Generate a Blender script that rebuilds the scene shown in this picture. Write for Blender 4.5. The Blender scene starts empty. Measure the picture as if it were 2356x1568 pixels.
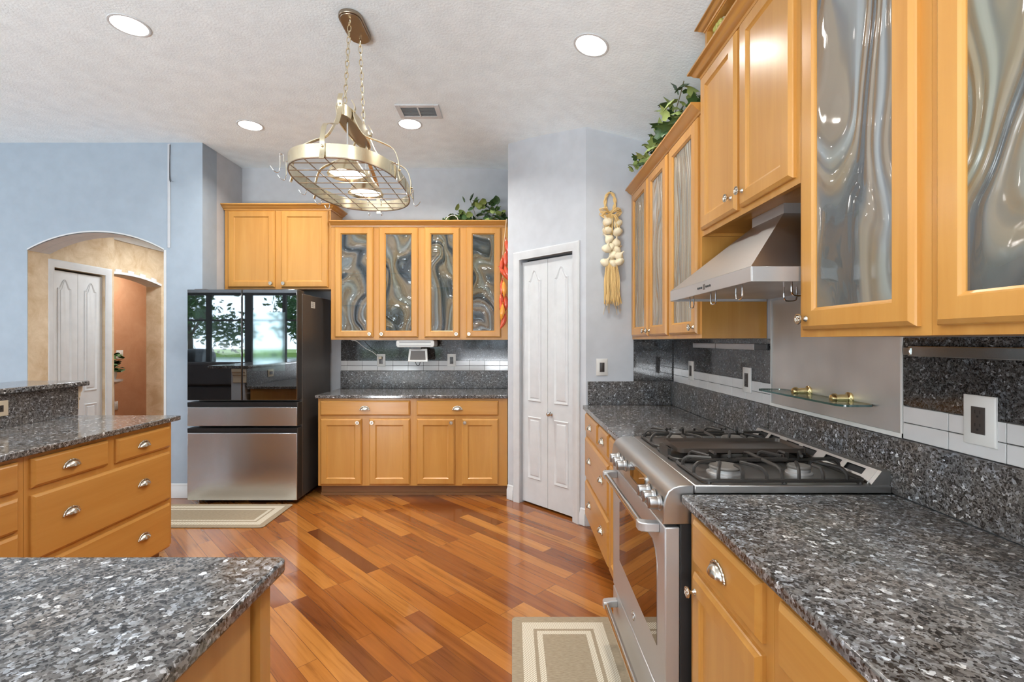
import bpy, bmesh, math, random
from mathutils import Vector, Matrix
random.seed(7)
PI = math.pi
S = bpy.context.scene
C = S.collection

# ------------------------------------------------------------------ camera, exposure, sky, daylight, added uplights
CAMZ, FPX = 1.36, 1100.0
cd = bpy.data.cameras.new('camera'); cam = bpy.data.objects.new('camera', cd); C.objects.link(cam)
cam.location = (0, 0, CAMZ); cam.rotation_euler = (PI/2, 0, 0)
cd.sensor_width = 36.0; cd.lens = FPX*36.0/2356.0; cd.clip_start = 0.02; cd.clip_end = 200
S.camera = cam
vs = S.view_settings
S.display_settings.display_device = 'sRGB'
vs.view_transform = 'Standard'; vs.look = 'None'; vs.gamma = 1.0; vs.use_curve_mapping = False
vs.exposure = 0.08
cy = S.cycles
cy.use_denoising = True
cy.max_bounces = 7; cy.diffuse_bounces = 4; cy.glossy_bounces = 4; cy.transmission_bounces = 4; cy.transparent_max_bounces = 10
cy.caustics_reflective = False; cy.caustics_refractive = False; cy.sample_clamp_indirect = 6.0
cy.use_adaptive_sampling = True; cy.adaptive_threshold = 0.02

w = bpy.data.worlds.new('sky'); S.world = w; w.use_nodes = True
wb = w.node_tree.nodes['Background']
wb.inputs[0].default_value = (0.72, 0.86, 1.0, 1); wb.inputs[1].default_value = 5.0

def area(name, loc, rot, sx, sy, power, col, shape='RECTANGLE', spread=PI):
    l = bpy.data.lights.new(name, 'AREA'); l.shape = shape; l.size = sx
    if shape in ('RECTANGLE', 'ELLIPSE'): l.size_y = sy
    l.energy = power; l.color = col; l.spread = spread
    o = bpy.data.objects.new(name, l); o.location = loc; o.rotation_euler = rot; C.objects.link(o)
    return o
COOL = (0.91, 0.96, 1.0)
WARM = (1.0, 0.96, 0.90)
# sky comes in by the patio portal; the added uplights brighten the ceiling
area('portal_patio', (-6.8, -3.40, 1.28), (PI/2, 0, 0), 4.6, 2.42, 1, COOL).data.cycles.is_portal = True
area('added_uplight_side', (-9.60, .9, 1.2), (PI/2 + 1.28, 0, -PI/2), 2.4, 1.8, 260, COOL)  # added lamp facing mostly upward at the added side window
area('added_uplight_kitchen', (-.7, -3.2, .80), (PI/2 + 1.28, 0, 0), 1.3, 1.0, 190, COOL)  # added upward lamp inside the room, below the window sill
area('added_uplight_glazing', (-3.0, -3.20, .22), (PI/2 + 1.28, 0, 0), 2.2, 1.8, 500, COOL)  # added upward lamp low in front of the extra glazing

# ------------------------------------------------------------------ materials
def nt(name):
    m = bpy.data.materials.new(name); m.use_nodes = True
    t = m.node_tree; b = t.nodes['Principled BSDF']
    return m, t, b
def N(t, kind, **kw):
    n = t.nodes.new(kind)
    for k, v in kw.items():
        if k.startswith('i_'):
            key = k[2:]
            n.inputs[int(key) if key.isdigit() else key.replace('_', ' ')].default_value = v
        else: setattr(n, k, v)
    return n
def L(t, a, b): t.links.new(a, b)
def c4(c): return (c[0], c[1], c[2], 1.0)
def ramp(t, fac, stops, mode='LINEAR'):
    r = N(t, 'ShaderNodeValToRGB'); r.color_ramp.interpolation = mode
    e = r.color_ramp.elements
    while len(e) < len(stops): e.new(0.5)
    for k, (p, c) in enumerate(stops):
        e[k].position = p; e[k].color = c4(c) if not isinstance(c, (int, float)) else (c, c, c, 1)
    L(t, fac, r.inputs[0]); return r
def coords(t, scale=(1, 1, 1), rot=(0, 0, 0), kind='Object'):
    tc = N(t, 'ShaderNodeTexCoord'); mp = N(t, 'ShaderNodeMapping')
    mp.inputs['Scale'].default_value = scale; mp.inputs['Rotation'].default_value = rot
    L(t, tc.outputs[kind], mp.inputs['Vector']); return mp.outputs[0]
def noise(t, vec, scale, detail=3, rough=0.55, dist=0.0):
    n = N(t, 'ShaderNodeTexNoise'); n.inputs['Scale'].default_value = scale
    n.inputs['Detail'].default_value = detail; n.inputs['Roughness'].default_value = rough
    n.inputs['Distortion'].default_value = dist
    L(t, vec, n.inputs['Vector']); return n
def bump(t, b, h, strength=0.2, dist=0.002):
    n = N(t, 'ShaderNodeBump'); n.inputs['Strength'].default_value = strength; n.inputs['Distance'].default_value = dist
    L(t, h, n.inputs['Height']); L(t, n.outputs[0], b.inputs['Normal'])
def plain(name, col, rough=0.5, metal=0.0, coat=0.0, spec=0.5, bscale=0, bstr=0.0, bdist=0.001):
    m, t, b = nt(name)
    v = coords(t)
    n = noise(t, v, 9.0, 2)
    r = ramp(t, n.outputs[0], [(0.3, [x*0.96 for x in col]), (0.7, [min(1, x*1.04) for x in col])])
    L(t, r.outputs[0], b.inputs['Base Color'])
    b.inputs['Roughness'].default_value = rough; b.inputs['Metallic'].default_value = metal
    b.inputs['Coat Weight'].default_value = coat; b.inputs['Specular IOR Level'].default_value = spec
    b.inputs['Coat Roughness'].default_value = 0.08
    if bscale: bump(t, b, noise(t, v, bscale, 3).outputs[0], bstr, bdist)
    return m
def emis(name, col, strength):
    m, t, b = nt(name)
    b.inputs['Base Color'].default_value = c4(col); b.inputs['Emission Color'].default_value = c4(col)
    b.inputs['Emission Strength'].default_value = strength
    return m
def wood(name, dark, light, scale=(14, 14, 0.9), rough=0.3):
    m, t, b = nt(name)
    v = coords(t, scale)
    n = noise(t, v, 1.3, 3, 0.5, 0.8)
    v2 = coords(t, tuple(s*6 for s in scale)); n2 = noise(t, v2, 2.0, 2)
    oi = N(t, 'ShaderNodeObjectInfo')
    a = N(t, 'ShaderNodeMath', operation='MULTIPLY_ADD'); a.inputs[1].default_value = 0.22; a.inputs[2].default_value = -0.11
    L(t, oi.outputs['Random'], a.inputs[0])
    s = N(t, 'ShaderNodeMath', operation='ADD'); L(t, n.outputs[0], s.inputs[0]); L(t, a.outputs[0], s.inputs[1])
    s2 = N(t, 'ShaderNodeMath', operation='MULTIPLY_ADD'); s2.inputs[1].default_value = 0.16; s2.inputs[2].default_value = -0.08
    L(t, n2.outputs[0], s2.inputs[0])
    s3 = N(t, 'ShaderNodeMath', operation='ADD'); L(t, s.outputs[0], s3.inputs[0]); L(t, s2.outputs[0], s3.inputs[1])
    r = ramp(t, s3.outputs[0], [(0.15, dark), (0.85, light)])
    L(t, r.outputs[0], b.inputs['Base Color'])
    b.inputs['Roughness'].default_value = rough; b.inputs['Coat Weight'].default_value = 0.16; b.inputs['Coat Roughness'].default_value = 0.2; b.inputs['Specular IOR Level'].default_value = 0.42
    return m
def granite(name, mult=1.0, scale=115.0, rough=0.12, warm=0.0):
    m, t, b = nt(name)
    v = coords(t)
    nz = noise(t, v, 60.0, 3)
    mx = N(t, 'ShaderNodeVectorMath', operation='MULTIPLY_ADD'); mx.inputs[1].default_value = (0.012,)*3
    L(t, nz.outputs['Color'], mx.inputs[0]); L(t, v, mx.inputs[2])
    vo = N(t, 'ShaderNodeTexVoronoi'); vo.inputs['Scale'].default_value = scale; L(t, mx.outputs[0], vo.inputs['Vector'])
    vo2 = N(t, 'ShaderNodeTexVoronoi'); vo2.inputs['Scale'].default_value = scale*2.3; L(t, mx.outputs[0], vo2.inputs['Vector'])
    sp = N(t, 'ShaderNodeSeparateColor'); L(t, vo.outputs['Color'], sp.inputs[0])
    sp2 = N(t, 'ShaderNodeSeparateColor'); L(t, vo2.outputs['Color'], sp2.inputs[0])
    k = mult
    big = ramp(t, sp.outputs[0], [(0.0, (.050*k, .046*k, .045*k)), (0.25, (.098*k, .091*k, .086*k)), (0.65, (.150*k, .142*k, .136*k)),
                                  (0.88, (.20*k, .20*k, .205*k)), (0.955, (.26*k, .265*k, .275*k)), (0.985, (.50*k, .51*k, .52*k))])
    small = ramp(t, sp2.outputs[1], [(0.0, (.16, .14, .13)), (0.20, (.34, .31, .29)), (0.34, (.95, .93, .91)), (0.85, (1.10, 1.10, 1.10)), (1.0, (1.7, 1.7, 1.72))])
    mix = N(t, 'ShaderNodeMix', data_type='RGBA', blend_type='MULTIPLY'); mix.inputs[0].default_value = 1.0
    L(t, big.outputs[0], mix.inputs[6]); L(t, small.outputs[0], mix.inputs[7])
    big_n = noise(t, v, 7.0, 3)
    tint = ramp(t, big_n.outputs[0], [(0.35, (1.05, 1.0, 0.95)), (0.65, (0.93, 0.99, 1.06))])
    mu = N(t, 'ShaderNodeMix', data_type='RGBA', blend_type='MULTIPLY'); mu.inputs[0].default_value = 1.0
    L(t, mix.outputs[2], mu.inputs[6]); L(t, tint.outputs[0], mu.inputs[7])
    L(t, mu.outputs[2], b.inputs['Base Color'])
    b.inputs['Roughness'].default_value = rough; b.inputs['Specular IOR Level'].default_value = 0.45
    return m
def paint(name, col, bs=180, st=0.12):
    return plain(name, col, 0.75, bscale=bs, bstr=st, bdist=0.001, spec=0.3)
def stucco(name, a, bcol, sc=5.0):
    m, t, b = nt(name)
    v = coords(t)
    n = noise(t, v, sc, 5, 0.65, 0.6)
    r = ramp(t, n.outputs[0], [(0.32, a), (0.68, bcol)])
    L(t, r.outputs[0], b.inputs['Base Color']); b.inputs['Roughness'].default_value = 0.8
    bump(t, b, noise(t, v, 90, 4).outputs[0], 0.5, 0.004)
    return m
def brushed(name, col, rough=0.28, axis=(1, 1, 60), mot=0.05, metal=1.0):
    m, t, b = nt(name)
    v = coords(t, axis); n = noise(t, v, 14.0, 2)
    v2 = coords(t); n2 = noise(t, v2, 3.0, 2)
    r = ramp(t, n2.outputs[0], [(0.3, [x*(1-mot) for x in col]), (0.7, [min(1, x*(1+mot)) for x in col])])
    L(t, r.outputs[0], b.inputs['Base Color'])
    rr = ramp(t, n.outputs[0], [(0.3, rough*0.95), (0.7, rough*1.06)]); L(t, rr.outputs[0], b.inputs['Roughness'])
    b.inputs['Metallic'].default_value = metal
    return m

M = {}
M['maple'] = wood('maple_vertical', (.44, .195, .038), (.55, .28, .070))
M['maple_h'] = wood('maple_horizontal', (.44, .195, .038), (.55, .28, .070), (0.9, 14, 14))
M['maple_in'] = wood('maple_interior', (.55, .30, .12), (.64, .38, .17))
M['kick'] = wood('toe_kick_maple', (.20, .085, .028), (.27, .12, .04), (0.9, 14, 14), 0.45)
M['granite'] = granite('granite_polished', 1.0, 95.0)
M['granite_dark'] = granite('granite_tile_dark', 0.42, 150.0, 0.07)
M['granite_up'] = granite('granite_upstand', 0.95, 110.0, 0.30)
M['wall'] = paint('pale_grey_paint', (.50, .52, .55))
M['wall_day_tint'] = paint('paint_cool_daylight_tint', (.335, .40, .47))  # house paint with cool daylight painted into its colour, bluer and darker
M['white'] = plain('white_satin_paint', (.59, .605, .615), 0.4)
M['ceil'] = plain('ceiling_orange_peel', (.84, .925, .965), 0.9, spec=0.15, bscale=75, bstr=0.40, bdist=0.006)
M['cream_stucco'] = stucco('cream_stucco', (.47, .335, .195), (.66, .535, .38))
M['orange_stucco'] = stucco('terracotta_stucco', (.46, .22, .11), (.54, .29, .16), 3.0)
M['steel'] = brushed('brushed_steel', (.53, .52, .51), 0.34)
M['steel_h'] = brushed('brushed_steel_horizontal', (.56, .56, .565), 0.42, (60, 60, 1), .03, .72)
M['knob_steel'] = brushed('knob_steel', (.40, .40, .40), 0.30)
M['steel_fridge'] = brushed('fridge_steel', (.66, .68, .70), 0.25, (1, 1, 80), 0.02)
M['steel_panel'] = brushed('worn_steel_sheet', (.62, .615, .61), 0.42, (6, 6, 1), 0.2, .8)
M['chrome'] = plain('polished_metal', (.72, .71, .69), 0.14, 1.0)
M['pewter'] = plain('antique_pewter', (.60, .56, .49), 0.24, 1.0)
M['brass'] = plain('brass', (.78, .60, .29), 0.2, 1.0)
M['champagne'] = brushed('champagne_brass', (.78, .68, .48), 0.26, (30, 30, 1))
M['bronze'] = brushed('dark_bronze', (.36, .29, .22), 0.34, (30, 30, 1))
M['iron'] = plain('cast_iron', (.028, .024, .021), 0.42, bscale=300, bstr=0.25)
M['cap_grey'] = plain('burnt_grey_enamel', (.16, .145, .13), 0.45)
M['griddle'] = plain('seasoned_griddle', (.055, .042, .034), 0.3)
M['black'] = plain('black_enamel', (.012, .012, .013), 0.25)
M['black_matte'] = plain('black_matte', (.014, .014, .015), 0.6)
M['slate'] = plain('fridge_side_grey', (.105, .096, .088), 0.42, 0.5)
M['door_edge'] = plain('fridge_door_edge', (.05, .047, .044), 0.4, 0.5)
M['dark_glass'] = plain('dark_mirror_glass', (.30, .31, .32), 0.015, 1.0)
M['oven_glass'] = plain('oven_mirror_glass', (.29, .265, .25), 0.02, 1.0)
M['display'] = plain('satin_display', (.36, .42, .42), 0.05, 1.0)
M['tile'] = plain('white_glazed_tile', (.57, .565, .56), 0.10, spec=0.5)
M['grout'] = plain('grey_grout', (.10, .095, .09), 0.9)
M['plate'] = plain('outlet_plate_plastic', (.64, .63, .60), 0.35)
M['plate_dark'] = plain('dark_device_plastic', (.045, .038, .034), 0.3)
M['vent_back'] = plain('vent_shadow_grey', (.22, .21, .20), 0.7)
M['almond'] = plain('almond_plastic', (.66, .55, .40), 0.4)
M['slot'] = plain('slot_black', (.008, .007, .007), 0.6)
M['player'] = plain('white_player_plastic', (.72, .72, .70), 0.3)
M['screen'] = plain('grey_screen', (.10, .085, .075), 0.4)
M['garlic'] = plain('garlic_skin', (.80, .70, .50), 0.5, bscale=60, bstr=0.3)
M['raffia'] = plain('raffia_straw', (.72, .49, .20), 0.7)
M['pepper'] = plain('red_pepper', (.62, .075, .022), 0.22, coat=0.5)
M['pepper2'] = plain('orange_pepper', (.78, .30, .03), 0.22, coat=0.5)
M['twine'] = plain('twine', (.66, .50, .32), 0.8)
M['leaf'] = plain('ivy_leaf_dark', (.045, .095, .028), 0.42)
M['leaf2'] = plain('ivy_leaf_variegated', (.30, .38, .12), 0.45)
M['stem'] = plain('plant_stem', (.12, .11, .05), 0.7)
M['grape'] = plain('green_grape', (.42, .40, .10), 0.35)
M['plaque'] = stucco('plaque_relief', (.40, .38, .24), (.60, .56, .40), 20)
M['glow'] = emis('lit_lamp_lens', (1.0, .97, .90), 14.0)
M['glow2'] = emis('lit_bulb', (1.0, .95, .85), 9.0)
M['wire'] = plain('black_wire', (.03, .03, .035), 0.5)
M['whitewire'] = plain('white_cord', (.72, .71, .68), 0.5)
M['tree'] = plain('outdoor_leaf', (.055, .14, .035), 0.6)
M['bark'] = plain('bark', (.10, .075, .055), 0.9)
M['lawn'] = plain('lawn_grass', (.20, .30, .07), 0.9, bscale=40, bstr=0.3)
M['water'] = plain('lake_water', (.28, .34, .38), 0.12)
M['patio'] = plain('patio_concrete', (.42, .40, .37), 0.8)
M['frame_dark'] = plain('bronze_window_frame', (.022, .02, .02), 0.5)
M['sofa'] = plain('dark_upholstery', (.035, .03, .03), 0.85)
M['shelf_edge'] = plain('green_glass_edge', (.02, .07, .065), 0.15)
M['sticker'] = plain('white_sticker', (.70, .70, .66), 0.5)
M['greytile'] = plain('grey_arch_tile', (.56, .56, .56), 0.5)

def floor_mat():
    m, t, b = nt('tigerwood_planks')
    v = coords(t, (1, 1, 1), (0, 0, PI/4))
    br = N(t, 'ShaderNodeTexBrick'); br.offset = 0.37; br.offset_frequency = 3
    br.inputs['Color1'].default_value = (0, 0, 0, 1); br.inputs['Color2'].default_value = (1, 1, 1, 1); br.inputs['Mortar'].default_value = (0, 0, 0, 1)
    br.inputs['Scale'].default_value = 1.0; br.inputs['Mortar Size'].default_value = 0.0009; br.inputs['Bias'].default_value = 0.0
    br.inputs['Brick Width'].default_value = 0.86; br.inputs['Row Height'].default_value = 0.086; br.inputs['Mortar Smooth'].default_value = 0.0
    L(t, v, br.inputs['Vector'])
    # grain runs along each plank; every plank shifts its own streaks
    sc = N(t, 'ShaderNodeVectorMath', operation='MULTIPLY'); sc.inputs[1].default_value = (1.1, 20, 1); L(t, v, sc.inputs[0])
    off = N(t, 'ShaderNodeVectorMath', operation='MULTIPLY_ADD'); off.inputs[1].default_value = (31, 17, 9)
    L(t, br.outputs['Color'], off.inputs[0]); L(t, sc.outputs[0], off.inputs[2])
    g = noise(t, off.outputs[0], 1.6, 5, 0.62, 0.5)
    base = ramp(t, br.outputs['Color'], [(0.0, (.11, .032, .011)), (0.16, (.19, .058, .014)), (0.40, (.275, .088, .017)), (0.72, (.34, .122, .023)), (1.0, (.425, .178, .040))])
    streak = ramp(t, g.outputs[0], [(0.22, (.40, .32, .27)), (0.46, (.95, .93, .9)), (0.72, (1.14, 1.14, 1.14))])
    mu = N(t, 'ShaderNodeMix', data_type='RGBA', blend_type='MULTIPLY'); mu.inputs[0].default_value = 1.0
    L(t, base.outputs[0], mu.inputs[6]); L(t, streak.outputs[0], mu.inputs[7])
    seam = N(t, 'ShaderNodeMix', data_type='RGBA'); L(t, br.outputs['Fac'], seam.inputs[0])
    L(t, mu.outputs[2], seam.inputs[6]); seam.inputs[7].default_value = (.10, .035, .014, 1)
    L(t, seam.outputs[2], b.inputs['Base Color'])
    b.inputs['Roughness'].default_value = 0.17; b.inputs['Coat Weight'].default_value = 0.4; b.inputs['Coat Roughness'].default_value = 0.06
    return m
M['floor'] = floor_mat()

def rug_mat(name, hx, hy):
    m, t, b = nt(name)
    tc = N(t, 'ShaderNodeTexCoord'); se = N(t, 'ShaderNodeSeparateXYZ'); L(t, tc.outputs['Object'], se.inputs[0])
    ds = []
    for k, h in ((0, hx), (1, hy)):
        a = N(t, 'ShaderNodeMath', operation='ABSOLUTE'); L(t, se.outputs[k], a.inputs[0])
        s = N(t, 'ShaderNodeMath', operation='SUBTRACT'); s.inputs[0].default_value = h; L(t, a.outputs[0], s.inputs[1]); ds.append(s)
    mn = N(t, 'ShaderNodeMath', operation='MINIMUM'); L(t, ds[0].outputs[0], mn.inputs[0]); L(t, ds[1].outputs[0], mn.inputs[1])
    k = N(t, 'ShaderNodeMath', operation='MULTIPLY'); k.inputs[1].default_value = 5.0; L(t, mn.outputs[0], k.inputs[0])
    band = ramp(t, k.outputs[0], [(0.0, 0.0), (0.235, 1.0), (0.50, 0.0), (0.575, 1.0), (0.70, 0.0)], 'CONSTANT')
    wv = N(t, 'ShaderNodeTexWave'); wv.inputs['Scale'].default_value = 55; wv.bands_direction = 'DIAGONAL'; L(t, tc.outputs['Object'], wv.inputs['Vector'])
    hatch = ramp(t, wv.outputs['Fac'], [(0.30, (.33, .265, .18)), (0.55, (.68, .63, .52))])
    nz = noise(t, coords(t, (30, 160, 1)), 1.5, 3)
    tan = ramp(t, nz.outputs[0], [(0.3, (.24, .185, .12)), (0.7, (.34, .275, .19))])
    mix = N(t, 'ShaderNodeMix', data_type='RGBA'); L(t, band.outputs[0], mix.inputs[0])
    L(t, tan.outputs[0], mix.inputs[6]); L(t, hatch.outputs[0], mix.inputs[7])
    L(t, mix.outputs[2], b.inputs['Base Color']); b.inputs['Roughness'].default_value = 0.95
    bump(t, b, noise(t, coords(t), 500, 2).outputs[0], 0.4, 0.002)
    return m

def art_glass(name, seed, shade=1.0, see=0.46, sc=(1.15, 1, 0.80), flat=0.0):
    """hand-rolled streaky glass: clear tan body with flowing slate-blue, olive and white streaks and a wavy surface"""
    m, t, b = nt(name)
    tc = N(t, 'ShaderNodeTexCoord'); mp = N(t, 'ShaderNodeMapping'); L(t, tc.outputs['Object'], mp.inputs['Vector'])
    mp.inputs['Location'].default_value = (seed*3.7, seed*1.3, seed*5.1); mp.inputs['Scale'].default_value = sc
    wn = noise(t, mp.outputs[0], 2.9, 0.8, 0.4, 0.7)
    ad = N(t, 'ShaderNodeVectorMath', operation='MULTIPLY_ADD'); ad.inputs[1].default_value = (1.15, 1.15, 1.15)
    L(t, wn.outputs['Color'], ad.inputs[0]); L(t, mp.outputs[0], ad.inputs[2])
    wv = N(t, 'ShaderNodeTexWave'); wv.inputs['Scale'].default_value = 1.15; wv.inputs['Distortion'].default_value = 1.2
    wv.inputs['Detail'].default_value = 1.0; wv.inputs['Detail Scale'].default_value = 0.8; wv.bands_direction = 'X'
    L(t, ad.outputs[0], wv.inputs['Vector'])
    fw = N(t, 'ShaderNodeTexWave'); fw.inputs['Scale'].default_value = 5.0; fw.inputs['Distortion'].default_value = 1.5; fw.inputs['Detail'].default_value = 1.0; fw.bands_direction = 'X'
    L(t, ad.outputs[0], fw.inputs['Vector'])
    n2 = noise(t, ad.outputs[0], 1.6, 1.5)
    k = shade
    col = ramp(t, wv.outputs['Fac'], [(0.0, (.065*k, .080*k, .095*k)), (0.08, (.10*k, .13*k, .155*k)), (0.16, (.19*k, .21*k, .225*k)), (0.25, (.29*k, .26*k, .22*k)), (0.45, (.335*k, .28*k, .215*k)),
                                    (0.80, (.33*k, .275*k, .205*k)), (0.92, (.28*k, .29*k, .285*k)), (1.0, (.36*k, .40*k, .42*k))])
    ol = ramp(t, n2.outputs[0], [(0.40, (1.0, 1.0, 1.0)), (0.60, (.80, .76, .50))])
    fine = ramp(t, fw.outputs['Fac'], [(0.0, (.62, .68, .76)), (0.22, (1, 1, 1)), (0.9, (1, 1, 1)), (1.0, (1.12, 1.14, 1.16))])
    mu0 = N(t, 'ShaderNodeMix', data_type='RGBA', blend_type='MULTIPLY'); mu0.inputs[0].default_value = 0.8
    L(t, col.outputs[0], mu0.inputs[6]); L(t, ol.outputs[0], mu0.inputs[7])
    mu = N(t, 'ShaderNodeMix', data_type='RGBA', blend_type='MULTIPLY'); mu.inputs[0].default_value = 0.75
    L(t, mu0.outputs[2], mu.inputs[6]); L(t, fine.outputs[0], mu.inputs[7])
    fl = N(t, 'ShaderNodeMix', data_type='RGBA'); fl.inputs[0].default_value = flat; fl.inputs[7].default_value = (.40, .375, .335, 1)
    L(t, mu.outputs[2], fl.inputs[6]); mu = fl
    L(t, mu.outputs[2], b.inputs['Base Color'])
    b.inputs['Roughness'].default_value = 0.05; b.inputs['Specular IOR Level'].default_value = 0.75
    wav2 = noise(t, ad.outputs[0], 5.0, 1.5, 0.5, 0.8)
    sm = N(t, 'ShaderNodeMath', operation='MULTIPLY_ADD'); sm.inputs[1].default_value = 0.5; L(t, fw.outputs['Fac'], sm.inputs[0]); L(t, wav2.outputs[0], sm.inputs[2])
    bump(t, b, sm.outputs[0], 0.5, 0.016)
    tr = N(t, 'ShaderNodeBsdfTransparent')
    tl = N(t, 'ShaderNodeMix', data_type='RGBA', blend_type='MIX'); tl.inputs[0].default_value = 0.6
    L(t, mu.outputs[2], tl.inputs[6]); tl.inputs[7].default_value = (1, 1, 1, 1); L(t, tl.outputs[2], tr.inputs[0])
    ms = N(t, 'ShaderNodeMixShader'); ms.inputs[0].default_value = 1.0 - see
    L(t, tr.outputs[0], ms.inputs[1]); L(t, b.outputs[0], ms.inputs[2])
    L(t, ms.outputs[0], t.nodes['Material Output'].inputs['Surface'])
    return m
ART = [art_glass('streaky_glass_%d' % k, k, .95, .58) for k in range(4)] + [art_glass('streaky_glass_4', 4, 1.05, .38, (1.0, 1, .55), .22), art_glass('streaky_glass_5', 7, 1.0, .38, (1.0, 1, .55), .22)]
ART_PALE = [art_glass('pale_streaky_glass_%d' % k, k + 9, 1.5, 0.22, (1.5, 1, .4), .6) for k in range(2)]

def clear_glass(name, tint, refl=0.12):
    m, t, b = nt(name)
    t.nodes.remove(b)
    tr = N(t, 'ShaderNodeBsdfTransparent'); tr.inputs[0].default_value = c4(tint)
    gl = N(t, 'ShaderNodeBsdfGlossy'); gl.inputs['Roughness'].default_value = 0.02
    lw = N(t, 'ShaderNodeLayerWeight'); lw.inputs[0].default_value = 0.25
    a = N(t, 'ShaderNodeMath', operation='MULTIPLY_ADD'); a.inputs[1].default_value = 0.5; a.inputs[2].default_value = refl*0.4; L(t, lw.outputs['Fresnel'], a.inputs[0])
    ms = N(t, 'ShaderNodeMixShader'); L(t, a.outputs[0], ms.inputs[0]); L(t, tr.outputs[0], ms.inputs[1]); L(t, gl.outputs[0], ms.inputs[2])
    L(t, ms.outputs[0], t.nodes['Material Output'].inputs['Surface'])
    return m
M['shelf_glass'] = clear_glass('shelf_glass', (.86, .95, .92))
M['window_glass'] = clear_glass('window_glass', (.97, .98, .98), 0.05)

# ------------------------------------------------------------------ mesh helpers
class MB:
    def __init__(s): s.v = []; s.f = []; s.m = []
    def add(s, vs, fs, mi=0):
        b = len(s.v); s.v += [tuple(p) for p in vs]; s.f += [tuple(b + i for i in f) for f in fs]; s.m += [mi]*len(fs); return s
    def box(s, x0, x1, y0, y1, z0, z1, mi=0):
        x0, x1 = min(x0, x1), max(x0, x1); y0, y1 = min(y0, y1), max(y0, y1); z0, z1 = min(z0, z1), max(z0, z1)
        return s.add([(x0,y0,z0),(x1,y0,z0),(x1,y1,z0),(x0,y1,z0),(x0,y0,z1),(x1,y0,z1),(x1,y1,z1),(x0,y1,z1)],
                     [(0,3,2,1),(4,5,6,7),(0,1,5,4),(1,2,6,5),(2,3,7,6),(3,0,4,7)], mi)
    def prism(s, pts, axis, a0, a1, mi=0):
        n = len(pts)
        def P(p, a):
            return (a, p[0], p[1]) if axis == 'x' else (p[0], a, p[1]) if axis == 'y' else (p[0], p[1], a)
        vs = [P(p, a0) for p in pts] + [P(p, a1) for p in pts]
        fs = [tuple(range(n)), tuple(range(2*n - 1, n - 1, -1))] + [(i, (i+1) % n, n + (i+1) % n, n + i) for i in range(n)]
        return s.add(vs, fs, mi)
    def loops(s, loops, cap0=True, cap1=True, close=False, mi=0):
        n = len(loops[0]); vs = [p for l in loops for p in l]; fs = []
        k = len(loops)
        for a in range(k if close else k - 1):
            b = (a + 1) % k
            fs += [(a*n + i, a*n + (i+1) % n, b*n + (i+1) % n, b*n + i) for i in range(n)]
        if cap0 and not close: fs.append(tuple(range(n - 1, -1, -1)))
        if cap1 and not close: fs.append(tuple((k-1)*n + i for i in range(n)))
        return s.add(vs, fs, mi)
    def tube(s, path, r, n=8, closed=False, mi=0, cap=True):
        path = [Vector(p) for p in path]; k = len(path); rings = []
        rr = r if isinstance(r, (list, tuple)) else [r]*k
        up = None
        for i, p in enumerate(path):
            a = path[(i-1) % k] if (closed or i > 0) else p; b = path[(i+1) % k] if (closed or i < k-1) else p
            d = (b - a).normalized() if (b - a).length > 1e-9 else Vector((0, 0, 1))
            if up is None:
                up = Vector((0, 0, 1)) if abs(d.z) < 0.9 else Vector((1, 0, 0))
            u = (up - d*up.dot(d)); u = u.normalized() if u.length > 1e-6 else d.orthogonal().normalized()
            up = u; v = d.cross(u)
            rings.append([p + (u*math.cos(2*PI*j/n) + v*math.sin(2*PI*j/n))*rr[i] for j in range(n)])
        return s.loops(rings, cap, cap, closed, mi)
    def ribbon(s, path, wdir, wd, th, mi=0):
        """flat strap of width wd along wdir and thickness th"""
        path = [Vector(p) for p in path]; wv = Vector(wdir).normalized(); rings = []
        for i, p in enumerate(path):
            a = path[max(i-1, 0)]; b = path[min(i+1, len(path)-1)]
            d = (b - a).normalized(); nn = d.cross(wv)
            nn = nn.normalized() if nn.length > 1e-6 else Vector((0, 0, 1))
            rings.append([p + wv*wd/2 + nn*th/2, p - wv*wd/2 + nn*th/2, p - wv*wd/2 - nn*th/2, p + wv*wd/2 - nn*th/2])
        return s.loops(rings, True, True, False, mi)
    def lathe(s, prof, n=20, c=(0, 0, 0), axis='z', mi=0, sx=1.0, close=False):
        def P(r, h, a):
            x, y = r*math.cos(a)*sx, r*math.sin(a)
            q = (x, y, h) if axis == 'z' else (x, -h, y) if axis == '-y' else (-h, x, y) if axis == '-x' else (x, h, y)
            return (c[0]+q[0], c[1]+q[1], c[2]+q[2])
        return s.loops([[P(max(r, 1e-5), h, 2*PI*j/n) for j in range(n)] for r, h in prof], True, True, close, mi)
    def ball(s, c, r, sx=1, sy=1, sz=1, n=10, m=6, mi=0, rot=None):
        rings = []
        for i in range(m + 1):
            a = -PI/2 + PI*i/m
            ring = []
            for j in range(n):
                p = Vector((max(math.cos(a), 1e-3)*math.cos(2*PI*j/n)*r*sx, max(math.cos(a), 1e-3)*math.sin(2*PI*j/n)*r*sy, math.sin(a)*r*sz))
                if rot is not None: p = rot @ p
                ring.append((c[0]+p.x, c[1]+p.y, c[2]+p.z))
            rings.append(ring)
        return s.loops(rings, True, True, False, mi)
    def rect_rings(s, x0, x1, z0, z1, prof, cap0=True, cap1=True, close=False, mi=0):
        """rectangular panel facing -y: prof is a list of (inset, y)"""
        return s.loops([[(x0+i, y, z0+i), (x1-i, y, z0+i), (x1-i, y, z1-i), (x0+i, y, z1-i)] for i, y in prof], cap0, cap1, close, mi)
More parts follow.
